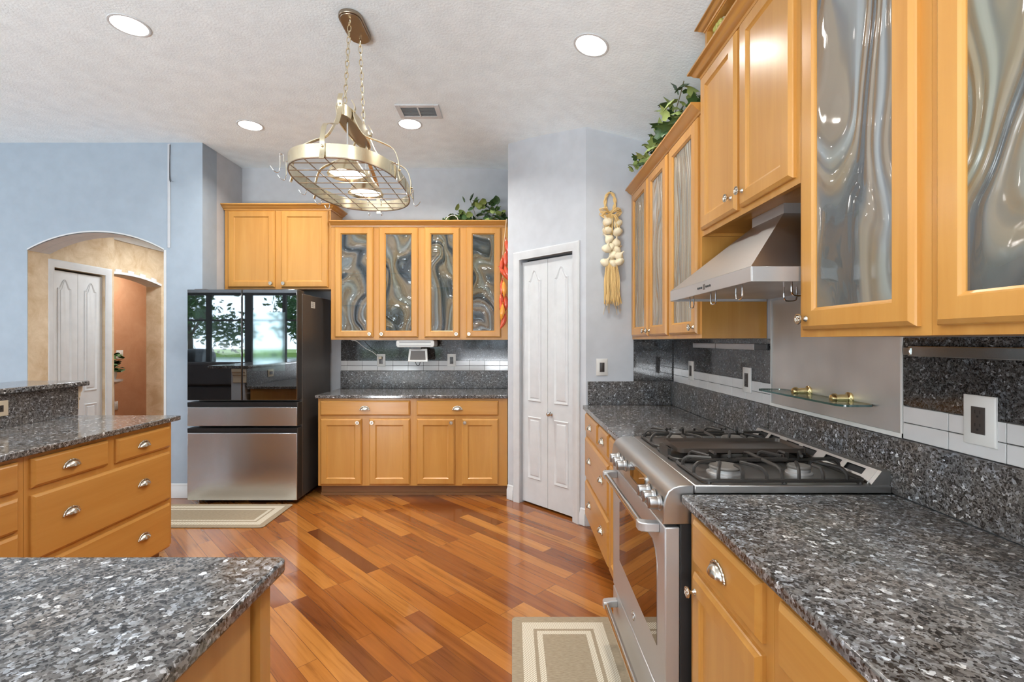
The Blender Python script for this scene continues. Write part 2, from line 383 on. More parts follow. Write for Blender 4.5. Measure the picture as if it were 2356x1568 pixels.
    def mesh(s, name, smooth=40):
        me = bpy.data.meshes.new(name); me.from_pydata(s.v, [], s.f)
        bm = bmesh.new(); bm.from_mesh(me)
        bmesh.ops.recalc_face_normals(bm, faces=bm.faces); bm.to_mesh(me); bm.free()
        for i, p in enumerate(me.polygons): p.material_index = s.m[i]
        if smooth:
            me.shade_smooth(); me.set_sharp_from_angle(angle=math.radians(smooth))
        return me
    def build(s, name, mats, parent=None, local=False, bevel=0.0, smooth=40, label=None, seg=2):
        """one mesh object. Coordinates are world ones unless local; under an unrotated parent they are shifted to its origin"""
        if parent is not None and not local:
            r = parent
            while r.parent: r = r.parent
            ox, oy, oz = r.location
            s.v = [(x-ox, y-oy, z-oz) for x, y, z in s.v]
        me = s.mesh(name, smooth)
        for m in (mats if isinstance(mats, (list, tuple)) else [mats]): me.materials.append(m)
        o = bpy.data.objects.new(name, me); C.objects.link(o)
        if parent is not None: o.parent = parent
        if bevel:
            b = o.modifiers.new('edge', 'BEVEL'); b.width = bevel; b.segments = seg; b.limit_method = 'ANGLE'; b.angle_limit = math.radians(50)
        if label: o['label'] = label
        return o

def thing(name, label, cat, loc=(0, 0, 0), rz=0.0, group=None):
    o = bpy.data.objects.new(name, None); C.objects.link(o); o.empty_display_size = 0.05
    o.location = loc; o.rotation_euler = (0, 0, rz); o['label'] = label; o['category'] = cat
    if group: o['group'] = group
    return o
def tag(o, label, cat, group=None, kind=None):
    o['label'] = label; o['category'] = cat
    if group: o['group'] = group
    if kind: o['kind'] = kind
    return o
def struct(name, mb, mat, label=None, cat=None, parent=None, bevel=0.0, smooth=40):
    o = mb.build(name, mat, parent, bevel=bevel, smooth=smooth)
    if parent is None:
        o['kind'] = 'structure'; o['label'] = label or name; o['category'] = cat or name.split('_')[0]
    return o
def link_mesh(name, me, parent, loc, rot=(0, 0, 0)):
    o = bpy.data.objects.new(name, me); C.objects.link(o); o.parent = parent; o.location = loc; o.rotation_euler = rot
    return o
def clone(root, loc, rz, label):
    def cp(o, par):
        c = o.copy(); C.objects.link(c)
        if par: c.parent = par
        for ch in o.children: cp(ch, c)
        return c
    r = cp(root, None); r.location = loc; r.rotation_euler = (0, 0, rz); r['label'] = label
    return r
def rounded(x0, x1, y0, y1, r, n=5):
    pts = []
    for cx, cy_, a in ((x1-r, y0+r, -PI/2), (x1-r, y1-r, 0), (x0+r, y1-r, PI/2), (x0+r, y0+r, PI)):
        for i in range(n + 1):
            t = a + PI/2*i/n; pts.append((cx + r*math.cos(t), cy_ + r*math.sin(t)))
    return pts
def bez(pts, n=10):
    """Catmull-Rom through the points"""
    P = [Vector(p) for p in pts]; P = [P[0]*2 - P[1]] + P + [P[-1]*2 - P[-2]]; out = []
    for i in range(1, len(P) - 2):
        for k in range(n):
            t = k/n; a, b, c, d = P[i-1], P[i], P[i+1], P[i+2]
            out.append(0.5*((2*b) + (c-a)*t + (2*a-5*b+4*c-d)*t*t + (3*b-a-3*c+d)*t**3))
    out.append(P[-2]); return out
def crown(path, z0, outward=1.0, k=1.0):
    """moulding swept along a polyline seen from above; outward is to the left of travel when 1, to the right when -1"""
    prof = [(0, 0), (.006, 0), (.009, .010), (.016, .013), (.030, .024), (.040, .036), (.046, .038), (.052, .041), (.052, .050), (0, .050)]
    prof = [(a*k, b*k) for a, b in prof]
    P = [Vector((p[0], p[1])) for p in path]; rings = []
    for i, p in enumerate(P):
        ns = []
        for a, b in ((i-1, i), (i, i+1)):
            if a < 0 or b >= len(P): continue
            d = (P[b]-P[a]).normalized(); ns.append(Vector((-d.y, d.x))*outward)
        m = ns[0] if len(ns) == 1 else (ns[0]+ns[1])/(1 + ns[0].dot(ns[1]))
        rings.append([(p.x + m.x*o, p.y + m.y*o, z0 + h) for o, h in prof])
    return MB().loops(rings)

# ------------------------------------------------------------------ hardware meshes
def knob_mesh():
    mb = MB().lathe([(.009, 0), (.008, .003), (.005, .006), (.0045, .014), (.008, .018), (.0155, .021), (.0165, .023), (.0155, .026), (.012, .026), (.011, .0235), (0, .0235)], 18, axis='-y')
    for k in range(4):
        a = k*PI/2 + PI/4
        mb.ball((.0062*math.cos(a), -.0245, .0062*math.sin(a)), .0044, 1, .6, 1, 8, 5)
    mb.ball((0, -.0255, 0), .0028, 1, .7, 1, 8, 5)
    me = mb.mesh('knob', 50); me.materials.append(M['pewter']); return me
def cup_mesh():
    mb = MB(); a, cz, d = .036, .026, .023; n, m = 16, 7
    loops = []
    for i in range(n + 1):
        u = PI*i/n
        loops.append([(a*math.cos(u), -.003 - d*max(math.sin(u), .03)*math.sin(PI/2*j/m), cz*max(math.sin(u), .03)*math.cos(PI/2*j/m) - .012) for j in range(m + 1)])
    vs = [p for l in loops for p in l]; k = m + 1
    mb.add(vs, [(i*k+j, i*k+j+1, (i+1)*k+j+1, (i+1)*k+j) for i in range(n) for j in range(m)])
    inner = [(x*.93, y*.90 - .0003, (z + .012)*.93 - .012) for x, y, z in vs]
    mb.add(inner, [(i*k+j, (i+1)*k+j, (i+1)*k+j+1, i*k+j+1) for i in range(n) for j in range(m)])
    # ornate rim
    pts = []; rad = []
    for i in range(33):
        u = PI*i/32
        pts.append((.0405*math.cos(u), -.0035, .0325*math.sin(u) - .014)); rad.append(.0030 + .0017*abs(math.sin(i*PI/4)))
    mb.tube(pts, rad, 7)
    plate = [(.043*math.cos(PI*i/24), .0345*math.sin(PI*i/24) - .014) for i in range(25)]
    mb.prism(plate, 'y', -.003, 0)
    for s in (-1, 1): mb.ball((s*.0425, -.004, -.013), .0048, 1, .8, 1, 8, 5)
    me = mb.mesh('cup_pull', 50); me.materials.append(M['pewter']); return me
KNOB, CUP = knob_mesh(), cup_mesh()

# ------------------------------------------------------------------ cabinets: local frame, x along the face, face frame front at y=0, z from the base
EDGE = [(0, 0), (0, -.009), (.0025, -.0125), (.012, -.020)]
def door(t, x0, x1, z0, z1, knob=None, glass=None, stile=.055, mat='maple', name='door'):
    mb = MB()
    if glass is None:
        mb.rect_rings(x0, x1, z0, z1, EDGE + [(stile, -.020), (stile+.004, -.015), (stile+.009, -.012), (stile+.011, -.0105)])
    else:
        mb.rect_rings(x0, x1, z0, z1, EDGE + [(stile, -.020), (stile+.004, -.015), (stile+.009, -.012), (stile+.009, 0)], close=True)
    d = mb.build(name, M[mat], t, local=True, smooth=15)
    if glass is not None:
        i = stile + .006
        MB().box(x0+i, x1-i, -.0085, -.0035, z0+i, z1-i).build('glass_pane', glass, d, local=True, label='streaky grey and olive art glass')
    if knob: link_mesh('knob', KNOB, d, (knob[0], -.0195, knob[1]))
    return d
def drawer(t, x0, x1, z0, z1, pulls):
    d = MB().rect_rings(x0, x1, z0, z1, EDGE).build('drawer', M['maple_h'], t, local=True, smooth=15)
    for px in pulls: link_mesh('cup_pull', CUP, d, (px, -.0195, (z0+z1)/2 if z1 - z0 < .2 else (z0 + (z1-z0)*0.56)))
    return d
def base_cab(label, loc, rz, wd, depth, z1, drawers, doors, group=None, side=True):
    t = thing('base_cabinet', label, 'cabinet', loc, rz, group)
    MB().box(0, wd, .019, depth, .10, z1).build('carcass', M['maple'], t, local=True)
    MB().box(0, wd, 0, .019, .10, z1).build('face_frame', M['maple'], t, local=True)
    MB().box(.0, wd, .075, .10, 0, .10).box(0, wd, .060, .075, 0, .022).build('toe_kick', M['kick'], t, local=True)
    for d in drawers: drawer(t, *d)
    for d in doors: door(t, *d)
    return t
def glass_cab(label, loc, rz, wd, depth, z0, z1, doors, shelves, group, crown_path=None, lites=None):
    """open carcass with glass doors and glass shelves"""
    t = thing('glass_front_cabinet', label, 'cabinet', loc, rz, group)
    h = z1 - z0
    mb = MB().box(0, .016, .019, depth, 0, h).box(wd-.016, wd, .019, depth, 0, h).box(.016, wd-.016, .019, depth, 0, .016)
    mb.box(.016, wd-.016, .019, depth, h-.016, h).box(.016, wd-.016, depth-.008, depth, .016, h-.016)
    mb.build('carcass', M['maple'], t, local=True)
    fr = MB(); ins = .022; xs = [(a+ins, b-ins) for a, b, *_ in doors]
    lo, hi = doors[0][2] - z0 + ins, doors[0][3] - z0 - ins
    e = [0] + [v for p in xs for v in p] + [wd]
    for k in range(0, len(e), 2): fr.box(e[k], e[k+1], 0, .019, 0, h)
    for a, b in xs: fr.box(a, b, 0, .019, 0, lo).box(a, b, 0, .019, hi, h)
    fr.build('face_frame', M['maple'], t, local=True)
    for k, (a, b, c, d, kx, kz, g) in enumerate(doors): door(t, a, b, c - z0, d - z0, (kx, kz - z0), g)
    for sz in shelves:
        MB().box(.018, wd-.018, .034, depth-.012, sz - z0, sz - z0 + .007).box(.018, wd-.018, .030, .034, sz - z0 - .0005, sz - z0 + .0075, 1).build('glass_shelf', [M['shelf_glass'], M['shelf_edge']], t, local=True)
    if crown_path: crown(crown_path[0], h - .002, crown_path[1]).build('crown_moulding', M['maple_h'], t, local=True)
    return t
def solid_cab(label, loc, rz, wd, depth, z0, z1, doors, crown_path):
    t = thing('upper_cabinet', label, 'cabinet', loc, rz)
    h = z1 - z0
    MB().box(0, wd, .019, depth, .012, h).box(0, .016, .019, depth, 0, .012).box(wd-.016, wd, .019, depth, 0, .012).build('carcass', M['maple'], t, local=True)
    MB().box(0, wd, 0, .019, 0, h).build('face_frame', M['maple'], t, local=True)
    for a, b, c, d, kx, kz in doors: door(t, a, b, c - z0, d - z0, (kx, kz - z0))
    crown(crown_path[0], h - .002, crown_path[1]).build('crown_moulding', M['maple_h'], t, local=True)
    return t

def xf(mb, loc, rz):
    c, s = math.cos(rz), math.sin(rz)
    mb.v = [(loc[0] + x*c - y*s, loc[1] + x*s + y*c, loc[2] + z) for x, y, z in mb.v]; return mb

# ------------------------------------------------------------------ the setting
CEIL = 3.08
YB, YA, YP, XR = 4.76, 4.15, 3.52, 1.19        # back wall, arch wall, wall beside the pantry, range wall
PA, PB = (-.035, 4.13), (.544, 3.52)            # the two corners of the pantry's angled wall
PANG = math.atan2(PB[1]-PA[1], PB[0]-PA[0])
struct('floor', MB().box(-9.7, 1.3, -3.5, 7.6, -.12, 0), M['floor'], 'glossy tigerwood plank floor laid on the diagonal')
struct('ceiling', MB().prism([(-9.7, CEIL), (-.34, CEIL)] + [(-.34 + .61*k/10, CEIL - .25*.61/2*(k/10)**2) for k in range(1, 10)] + [(.27, CEIL-.25*.305), (1.32, CEIL-.25*1.355), (1.32, 3.0), (-.035, 3.22), (-9.7, 3.22)], 'y', -3.5, 4.9), M['ceil'], 'white textured ceiling, sloping down over the range wall', smooth=8)
struct('wall_back', MB().box(-2.82, 1.3, YB, YB+.12, 0, 3.2), M['wall'], 'pale grey wall behind the fridge and glass cabinets')
struct('wall_side', MB().box(-2.82, -2.687, YA+.2, YB, 0, 3.2), M['wall'], 'short pale return wall beside the fridge')
AX0, AX1, AZ = -4.208, -3.02, 2.149
def arch_pts(x0, x1, zs, zt, n=24):
    """segmental arch from (x1, zs) over to (x0, zs)"""
    h = zt - zs; c = (x1 - x0)/2; R = (c*c + h*h)/(2*h); a = math.asin(min(1, c/R)); cx = (x0+x1)/2; cz = zt - R
    return [(cx + R*math.sin(a - 2*a*i/n), cz + R*math.cos(a - 2*a*i/n)) for i in range(n + 1)]
ap = arch_pts(AX0, AX1, AZ, 2.305)
struct('wall_arch', MB().prism([(-9.6, 0), (AX0, 0)] + ap[::-1] + [(AX1, 0), (-2.687, 0), (-2.687, 3.2), (-9.6, 3.2)], 'y', YA, YA+.20), M['wall_day_tint'], 'pale wall with an arched opening, cool daylight put into its colour', smooth=20)
struct('trim_1', MB().box(AX0, AX0+.004, YA+.004, YA+.20, 0, AZ), M['cream_stucco'], 'tan stucco lining the side of the large archway', 'trim')
so = MB()
for i in range(len(ap)-1):
    (xa, za), (xb, zb) = ap[i], ap[i+1]
    for k in range(2):
        y0 = YA + .004 + k*.098
        f = 0.012
        so.add([(xa+(xb-xa)*f, y0, za-.004), (xb-(xb-xa)*f, y0, zb-.004), (xb-(xb-xa)*f, y0+.096, zb-.004), (xa+(xb-xa)*f, y0+.096, za-.004)], [(0, 1, 2, 3)])
struct('trim_2', so, M['greytile'], 'grey tile lining the underside of the large archway', 'trim', smooth=0)
ed = MB().loops([[(x, YA-.003, z), (x*1.0 + (0), YA-.003, z+.012), (x, YA+.006, z+.012), (x, YA+.006, z)] for x, z in ap])
ed.box(AX1-.001, AX1+.020, YA-.003, YA+.2, 0, AZ)
struct('trim_3', ed, M['white'], 'thin white edging round the large archway', 'trim')
struct('wall_pantry', xf(MB().prism([(0, 0), (.141, 0), (.141, 2.045), (.726, 2.045), (.726, 0), (.841, 0), (.841, 3.02), (0, 3.15)], 'y', 0, .10), (PA[0], PA[1], 0), PANG), M['wall'], 'angled pale wall holding the pantry door')
struct('wall_pantry_side', MB().box(-.035, .05, 4.15, YB, 0, 3.15), M['wall'], 'side of the pantry closet')
struct('wall_front', MB().box(PB[0], 1.3, YP, YP+.1, 0, 3.02), M['wall'], 'pale wall where the garlic braid hangs')
struct('wall_right', MB().box(XR, 1.3, -3.5, YP, 0, 2.9).box(1.28, 1.3, YP, YB, 0, 2.9), M['wall'], 'wall behind the range')
rw = MB().box(-9.7, -9.1, -3.5, -3.3, 0, 3.2).box(-9.1, -4.5, -3.5, -3.3, 2.5, 3.2).box(-9.1, -4.5, -3.5, -3.3, 0, .05)
rw.box(-4.5, -4.15, -3.5, -3.3, 0, 3.2).box(-4.15, -1.85, -3.5, -3.3, 2.5, 3.2).box(-4.15, -1.85, -3.5, -3.3, 0, .1).box(-1.85, -1.3, -3.5, -3.3, 0, 3.2).box(-1.3, -.1, -3.5, -3.3, 0, 1.13).box(-1.3, -.1, -3.5, -3.3, 2.1, 3.2).box(-.1, 1.3, -3.5, -3.3, 0, 3.2)
struct('wall_rear', rw, M['wall'], 'wall with patio glazing behind the viewer')
struct('wall_left', MB().box(-9.7, -9.6, -3.3, -.3, 0, 3.2).box(-9.7, -9.6, 2.1, YA, 0, 3.2).box(-9.7, -9.6, -.3, 2.1, 0, .6).box(-9.7, -9.6, -.3, 2.1, 2.4, 3.2), M['wall'], 'living room side wall')
def win(name, x0, x1, z0, z1, mull, rails=()):
    f = MB(); y0, y1 = -3.44, -3.36
    f.box(x0, x0+.06, y0, y1, z0, z1).box(x1-.06, x1, y0, y1, z0, z1).box(x0+.06, x1-.06, y0, y1, z0, z0+.06).box(x0+.06, x1-.06, y0, y1, z1-.06, z1)
    for x, wd in mull: f.box(x-wd/2, x+wd/2, y0, y1, z0+.06, z1-.06)
    for z in rails: f.box(x0+.06, x1-.06, y0+.01, y1-.01, z-.02, z+.02)
    r = struct(name, f, M['frame_dark'], 'dark framed glazing behind the viewer', 'window')
    MB().box(x0+.06, x1-.06, -3.403, -3.397, z0+.06, z1-.06).build('glass_pane', M['window_glass'], r, local=True)
win('window_1', -9.1, -4.5, .05, 2.5, [(-8.15, .06), (-7.2, .10), (-6.25, .16), (-5.4, .08)], (1.85,))
win('added_window_4', -4.15, -1.85, .1, 2.5, [(-3.0, .09)])  # extra glazing, unseen, added to bring in more light
win('window_2', -1.3, -.1, 1.13, 2.1, [(-.62, .05)])
wl = MB()
for a in (-.3, .88, 2.05): wl.box(-9.67, -9.62, a, a+.05, .6, 2.4)
wl.box(-9.67, -9.62, -.25, 2.05, .6, .65).box(-9.67, -9.62, -.25, 2.05, 2.35, 2.4)
w3 = struct('added_window_3', wl, M['white'], 'added living room side window, unseen', 'window')  # unseen window added to light the arch wall
MB().box(-9.648, -9.642, -.25, 2.05, .65, 2.35).build('glass_pane', M['window_glass'], w3, local=True)
# baseboards
def bboard(name, mb, label): struct(name, mb, M['white'], label, 'baseboard', bevel=.004)
bprof = [(0, 0), (.018, 0), (.018, .085), (.010, .10), (.010, .118), (0, .128)]
bboard('baseboard_arch', MB().prism([(YA - a, b) for a, b in bprof], 'x', AX1+.02, -2.70), 'white baseboard under the arch wall')
bboard('baseboard_pantry', xf(MB().prism([(-a, b) for a, b in bprof], 'x', .0, .076), (PA[0], PA[1], 0), PANG), 'white baseboard stub at the pantry corner by the back cabinets')
bboard('baseboard_corner', xf(MB().prism([(-a, b) for a, b in bprof], 'x', .79, .845), (PA[0], PA[1], 0), PANG).prism([(YP - a, b) for a, b in bprof], 'x', PB[0]-.006, .60), 'white baseboard turning the corner beside the pantry')
# pantry door and casing
cas = MB()
cp_ = [(0, 0), (0, -.012), (.010, -.020), (.046, -.016), (.055, -.010), (.065, -.010), (.065, 0)]
def casing(x0, x1, zt, wd):
    k = wd/.065; mb = MB()
    outs = [(x0, 0), (x0, zt), (x1, zt), (x1, 0)]
    rings = []
    for i, (x, z) in enumerate(outs):
        sx = -1 if i < 2 else 1; sz = 1 if i in (1, 2) else 0
        rings.append([(x + sx*a*k, y, z + sz*a*k) for a, y in [(.065-p, q) for p, q in cp_]])
    return mb.loops(rings)
struct('trim_4', xf(casing(.146, .721, 2.04, .068), (PA[0], PA[1], 0), PANG), M['white'], 'white moulded casing round the pantry door', 'trim')
def arch_panel(mb, x0, x1, z0, zs, zt):
    def outline(i):
        a, b = x0 + i, x1 - i; pts = [(a, z0+i), (b, z0+i)]
        if zt > zs:
            n = 14; c = (a+b)/2; hw = (b-a)/2
            for k in range(n + 1):
                u = 1 - 2*k/n; e = 0.5*(1 + math.cos(PI*max(-1, min(1, u*1.15))))
                pts.append((c + hw*u, zs - i*.6 + (zt - zs)*e))
        else: pts += [(b, zs-i), (a, zs-i)]
        return pts
    mb.loops([[(x, y, z) for x, z in outline(i)] for i, y in ((0, .0), (.006, -.0065), (.014, -.0035), (.026, .003), (.034, -.004), (.037, -.0045))], False, True)
def bifold(name, loc, rz, leaves, z1, label, knob_at, gap=.004):
    t = thing(name, label, 'door', loc, rz); t['kind'] = 'structure'
    for k, (a, b) in enumerate(leaves):
        mb = MB().box(a+gap/2, b-gap/2, .0005, .034, .018, z1)
        m = (b-a)*.24
        arch_panel(mb, a+m, b-m, .86, 1.86, 1.945); arch_panel(mb, a+m, b-m, .22, .735, .735)
        lf = mb.build('door_leaf', M['white'], t, local=True, smooth=30)
        if k == knob_at[0]:
            MB().lathe([(.016, 0), (.016, .004), (.007, .008), (.007, .022), (.017, .030), (.019, .037), (.015, .044), (0, .047)], 16, (knob_at[1], 0, knob_at[2]), '-y').build('door_knob', M['chrome'], lf, local=True, label='polished metal knob')
    return t
dd = (math.cos(PANG), math.sin(PANG)); nn = (-math.sin(PANG), math.cos(PANG))
bifold('door_1', (PA[0] + nn[0]*.03, PA[1] + nn[1]*.03, 0), PANG, [(.146, .434), (.434, .721)], 2.02, 'white two-leaf bifold pantry door in the angled wall', (1, .475, .78))
# the hall beyond the arch
HX, HX2 = -4.22, -4.40
struct('wall_hall', MB().box(HX-.15, HX, YA+.2, 4.40, 0, 2.7).box(HX-.15, HX, 4.96, 5.07, 0, 2.7).box(HX-.15, HX, 4.40, 4.96, 2.04, 2.7).box(-5.0, -4.95, 4.36, 5.07, 0, 2.6).box(-4.95, HX-.15, 5.02, 5.07, 0, 2.6), M['cream_stucco'], 'tan stucco hall wall around the white closet door')
a2 = arch_pts(4.95, 6.0, 2.045, 2.11, 12)
struct('wall_hall_far', MB().prism([(5.07, 0), (5.07, 0.001)] + [p for p in a2[::-1] if p[0] > 5.07] + [(6.0, 0), (7.6, 0), (7.6, 2.7), (5.07, 2.7)], 'x', HX2-.19, HX2), M['cream_stucco'], 'tan stucco wall with the small archway', smooth=20)
cr = MB()
for i in range(9):
    p, q = a2[max(0, min(len(a2)-1, i))], a2[max(0, min(len(a2)-1, i+1))]
    for k in range(2):
        xa = HX2-.186+k*.093
        cr.add([(xa, q[0]+.003, q[1]-.005), (xa+.09, q[0]+.003, q[1]-.005), (xa+.09, p[0]-.003, p[1]-.005), (xa, p[0]-.003, p[1]-.005)], [(0, 1, 2, 3)])
struct('trim_5', cr, M['greytile'], 'grey tile under the small archway', 'trim')
cz = MB()
for i in range(9):
    p, q = a2[i], a2[i+1]; hh = .055 if i % 2 else .028
    cz.prism([(q[0], q[1]), (p[0], p[1]), (p[0], p[1]+hh), (q[0], q[1]+hh)], 'x', HX2, HX2+.003)
struct('trim_6', cz, M['white'], 'unpainted toothed white border over the small archway', 'trim')
struct('trim_7', MB().prism([(HX2, 2.48), (HX2+.02, 2.48), (HX2+.035, 2.52), (HX2+.09, 2.57), (HX2+.09, 2.60), (HX2, 2.60)], 'y', 5.08, 7.5), M['white'], 'white crown moulding along the hall wall', 'trim')
struct('wall_hall_end', MB().box(-6.2, -2.8, 7.5, 7.6, 0, 2.7).box(-2.82, -2.7, 4.86, 7.5, 0, 2.7), M['cream_stucco'], 'end of the hall')
struct('wall_terracotta', MB().box(-5.62, -5.5, 4.36, 7.5, 0, 2.7), M['orange_stucco'], 'terracotta wall seen through the small archway')
struct('ceiling_hall', MB().box(-5.7, -2.7, 4.35, 7.6, 2.6, 2.7), M['ceil'], 'hall ceiling')
bifold('door_2', (HX-.03, 4.40, 0), PI/2, [(0, .28), (.28, .56)], 2.02, 'white bifold closet door inside the archway', (0, .24, .80))
struct('trim_8', xf(casing(.0, .56, 2.04, .072), (HX, 4.40, 0), PI/2), M['white'], 'white casing round the hall closet door', 'trim')
area('hall_fill_light', (-3.5, 5.6, 2.57), (0, 0, 0), .5, .5, 36, COOL, 'DISK')  # added fill lights under the hall ceiling, without any fitting
area('hall_side_fill', (-5.0, 6.2, 2.57), (0, 0, 0), .4, .4, 30, COOL, 'DISK')

# ------------------------------------------------------------------ ceiling fittings
def downlight(x, y, label, watts=12):
    z = CEIL if x <= -.035 else CEIL - .25*(x + .035)
    tilt = 0 if x <= -.035 else math.atan(.25)
    t = thing('recessed_downlight', label, 'ceiling light', (x, y, z), 0, 'recessed ceiling lights'); t.rotation_euler = (0, tilt, 0)
    MB().lathe([(.084, -.001), (.098, -.001), (.097, -.004), (.088, -.006), (.084, -.004)], 32, close=True).build('trim_ring', M['white'], t, local=True)
    MB().lathe([(0, -.0055), (.080, -.0050), (.0835, -.0035), (.0835, -.0015), (0, -.0015)], 32).build('lens', M['glow'], t, local=True, label='glowing white lens')
    a = area('downlight_beam', (x - .03*math.sin(tilt), y, z - .025), (0, tilt, 0), .13, .13, watts, WARM, 'DISK', 2.5); 
    return t
downlight(-2.085, 2.606, 'round lit ceiling light above the drawer peninsula')
downlight(-2.088, 3.815, 'round lit ceiling light in front of the fridge', 13)
downlight(-.81, 3.79, 'round lit ceiling light touching the air vent', 17)
downlight(.43, 2.594, 'round lit light on the sloping ceiling near the upper cabinets')
for x, y, lb in ((-2.09, 1.0, 'round ceiling light behind the viewer over the bar'), (.42, .55, 'round light on the sloping ceiling behind the viewer'), (-.8, -.6, 'round ceiling light over the island'),
                 (.4, -1.6, 'round light on the sloping ceiling at the rear'), (-5.2, 2.4, 'round ceiling light in the living room'), (-5.2, -.5, 'round ceiling light near the patio')):
    downlight(x, y, lb)
t = thing('air_vent', 'white two-section air vent grille in the ceiling', 'vent', (-.695, 3.58, CEIL))
MB().rect_rings(-.16, .16, -.105, .105, [(0, 0), (0, -.004), (.018, -.010), (.026, -.006)], True, False)
f = MB()
for x0, x1, y0, y1 in ((-.16, -.125, -.105, .105), (.125, .16, -.105, .105), (-.125, .125, -.105, -.07), (-.125, .125, .07, .105), (-.006, .006, -.07, .07)): f.box(x0, x1, y0, y1, -.009, 0)
f.build('frame', M['white'], t, local=True, bevel=.002)
sl = MB()
for k in range(9):
    y = -.062 + k*.0155
    for s in (-1, 1):
        a, b = sorted((s*.008, s*.125))
        sl.add([(a, y, -.009), (b, y, -.009), (b, y+.009, -.001), (a, y+.009, -.001)], [(0, 1, 2, 3)])
sl.build('louvre_slats', M['white'], t, local=True, smooth=0)
MB().box(-.125, .125, -.07, .07, -.0008, 0).build('backing', M['vent_back'], t, local=True)

# pot rack with two lamps
PX, PY = -.855, 2.605
t = thing('pot_rack', 'oval brass pot rack with two lit lamps hanging on chains', 'pot rack', (PX, PY, CEIL))
def stadium(hx, hy, z, n=48, e=2.6):
    out = []
    for i in range(n):
        a = 2*PI*i/n; c, s = math.cos(a), math.sin(a)
        out.append((PX + hx*math.copysign(abs(c)**(2/e), c), PY + hy*math.copysign(abs(s)**(2/e), s), z))
    return out
def capsule(hx, hy, n=10):
    return [(PX + hx*math.cos(PI*i/n), PY + (hy-hx) + hx*math.sin(PI*i/n)) for i in range(n+1)] + [(PX - hx*math.cos(PI*i/n), PY - (hy-hx) - hx*math.sin(PI*i/n)) for i in range(n+1)]
cx0 = PX - .012
MB().prism(capsule(.062, .135), 'z', CEIL-.020, CEIL).prism(capsule(.055, .128), 'z', CEIL-.026, CEIL-.020).build('canopy', M['bronze'], t, bevel=.003)
def band(hx, hy, z0, z1, th, e=2.6, n=64):
    o, i = stadium(hx, hy, z0, n, e), stadium(hx-th, hy-th, z0, n, e)
    return MB().loops([o, [(x, y, z1) for x, y, z in o], [(x, y, z1) for x, y, z in i], i], close=True)
HZ = 2.49
MB_ = band(.046, .225, HZ, HZ+.055, .005, 2.4); MB_.build('hanger_band', M['champagne'], t)
MB().loops([stadium(.042, .221, HZ+.006, 48, 2.4), stadium(.042, .221, HZ+.010, 48, 2.4)]).build('hanger_plate', M['bronze'], t, label='dark bronze plate')
RZ0, RZ1 = 2.19, 2.253
band(.27, .445, RZ0, RZ1, .004).build('rack_band', M['champagne'], t)
g = MB().tube(stadium(.268, .443, RZ0), .0042, 6, True)
def oval_x(y, e=2.6): return .266*max(0, 1 - abs(y/.441)**e)**(1/e)
def oval_y(x, e=2.6): return .441*max(0, 1 - abs(x/.266)**e)**(1/e)
for k in range(-4, 5):
    h = oval_x(k*.094); g.tube([(PX-h, PY+k*.094, RZ0), (PX+h, PY+k*.094, RZ0)], .0026, 6)
for k in range(-2, 3):
    h = oval_y(k*.098); g.tube([(PX+k*.098, PY-h, RZ0+.005), (PX+k*.098, PY+h, RZ0+.005)], .0026, 6)
g.build('wire_grid', M['bronze'], t)
# scrolled arms from the hanger to the rack
def arm(p, q, wdir):
    p, q = Vector(p), Vector(q); d = Vector((q.x-p.x, q.y-p.y, 0)); ln = d.length; d.normalize()
    pts = [p - d*.012 + Vector((0, 0, .085)), p + d*.004 + Vector((0, 0, .05)), p + Vector((0, 0, .0)), p + d*ln*.22 + Vector((0, 0, -.09)), p + d*ln*.58 + Vector((0, 0, -.125)),
           p + d*ln*.90 + Vector((0, 0, -.165)), q + d*.006 + Vector((0, 0, .05)), q + d*.004 + Vector((0, 0, 0)), q + d*.016 + Vector((0, 0, -.045))]
    mb = MB().ribbon(bez(pts, 6), wdir, .022, .0035)
    mb.ball((q + d*.010 + Vector((0, 0, .015))).to_tuple(), .006).ball((p - d*.0 + Vector((0, 0, .03))).to_tuple(), .006)
    mb.build('scroll_arm', M['champagne'], t)
arm((PX, PY-.230, HZ+.02), (PX, PY-.445, RZ1-.03), (1, 0, 0)); arm((PX, PY+.230, HZ+.02), (PX, PY+.445, RZ1-.03), (1, 0, 0))
for sx in (-1, 1):
    for sy in (-1, 1): arm((PX+sx*.044, PY+sy*.145, HZ+.02), (PX+sx*.268, PY+sy*.145, RZ1-.03), (0, 1, 0))
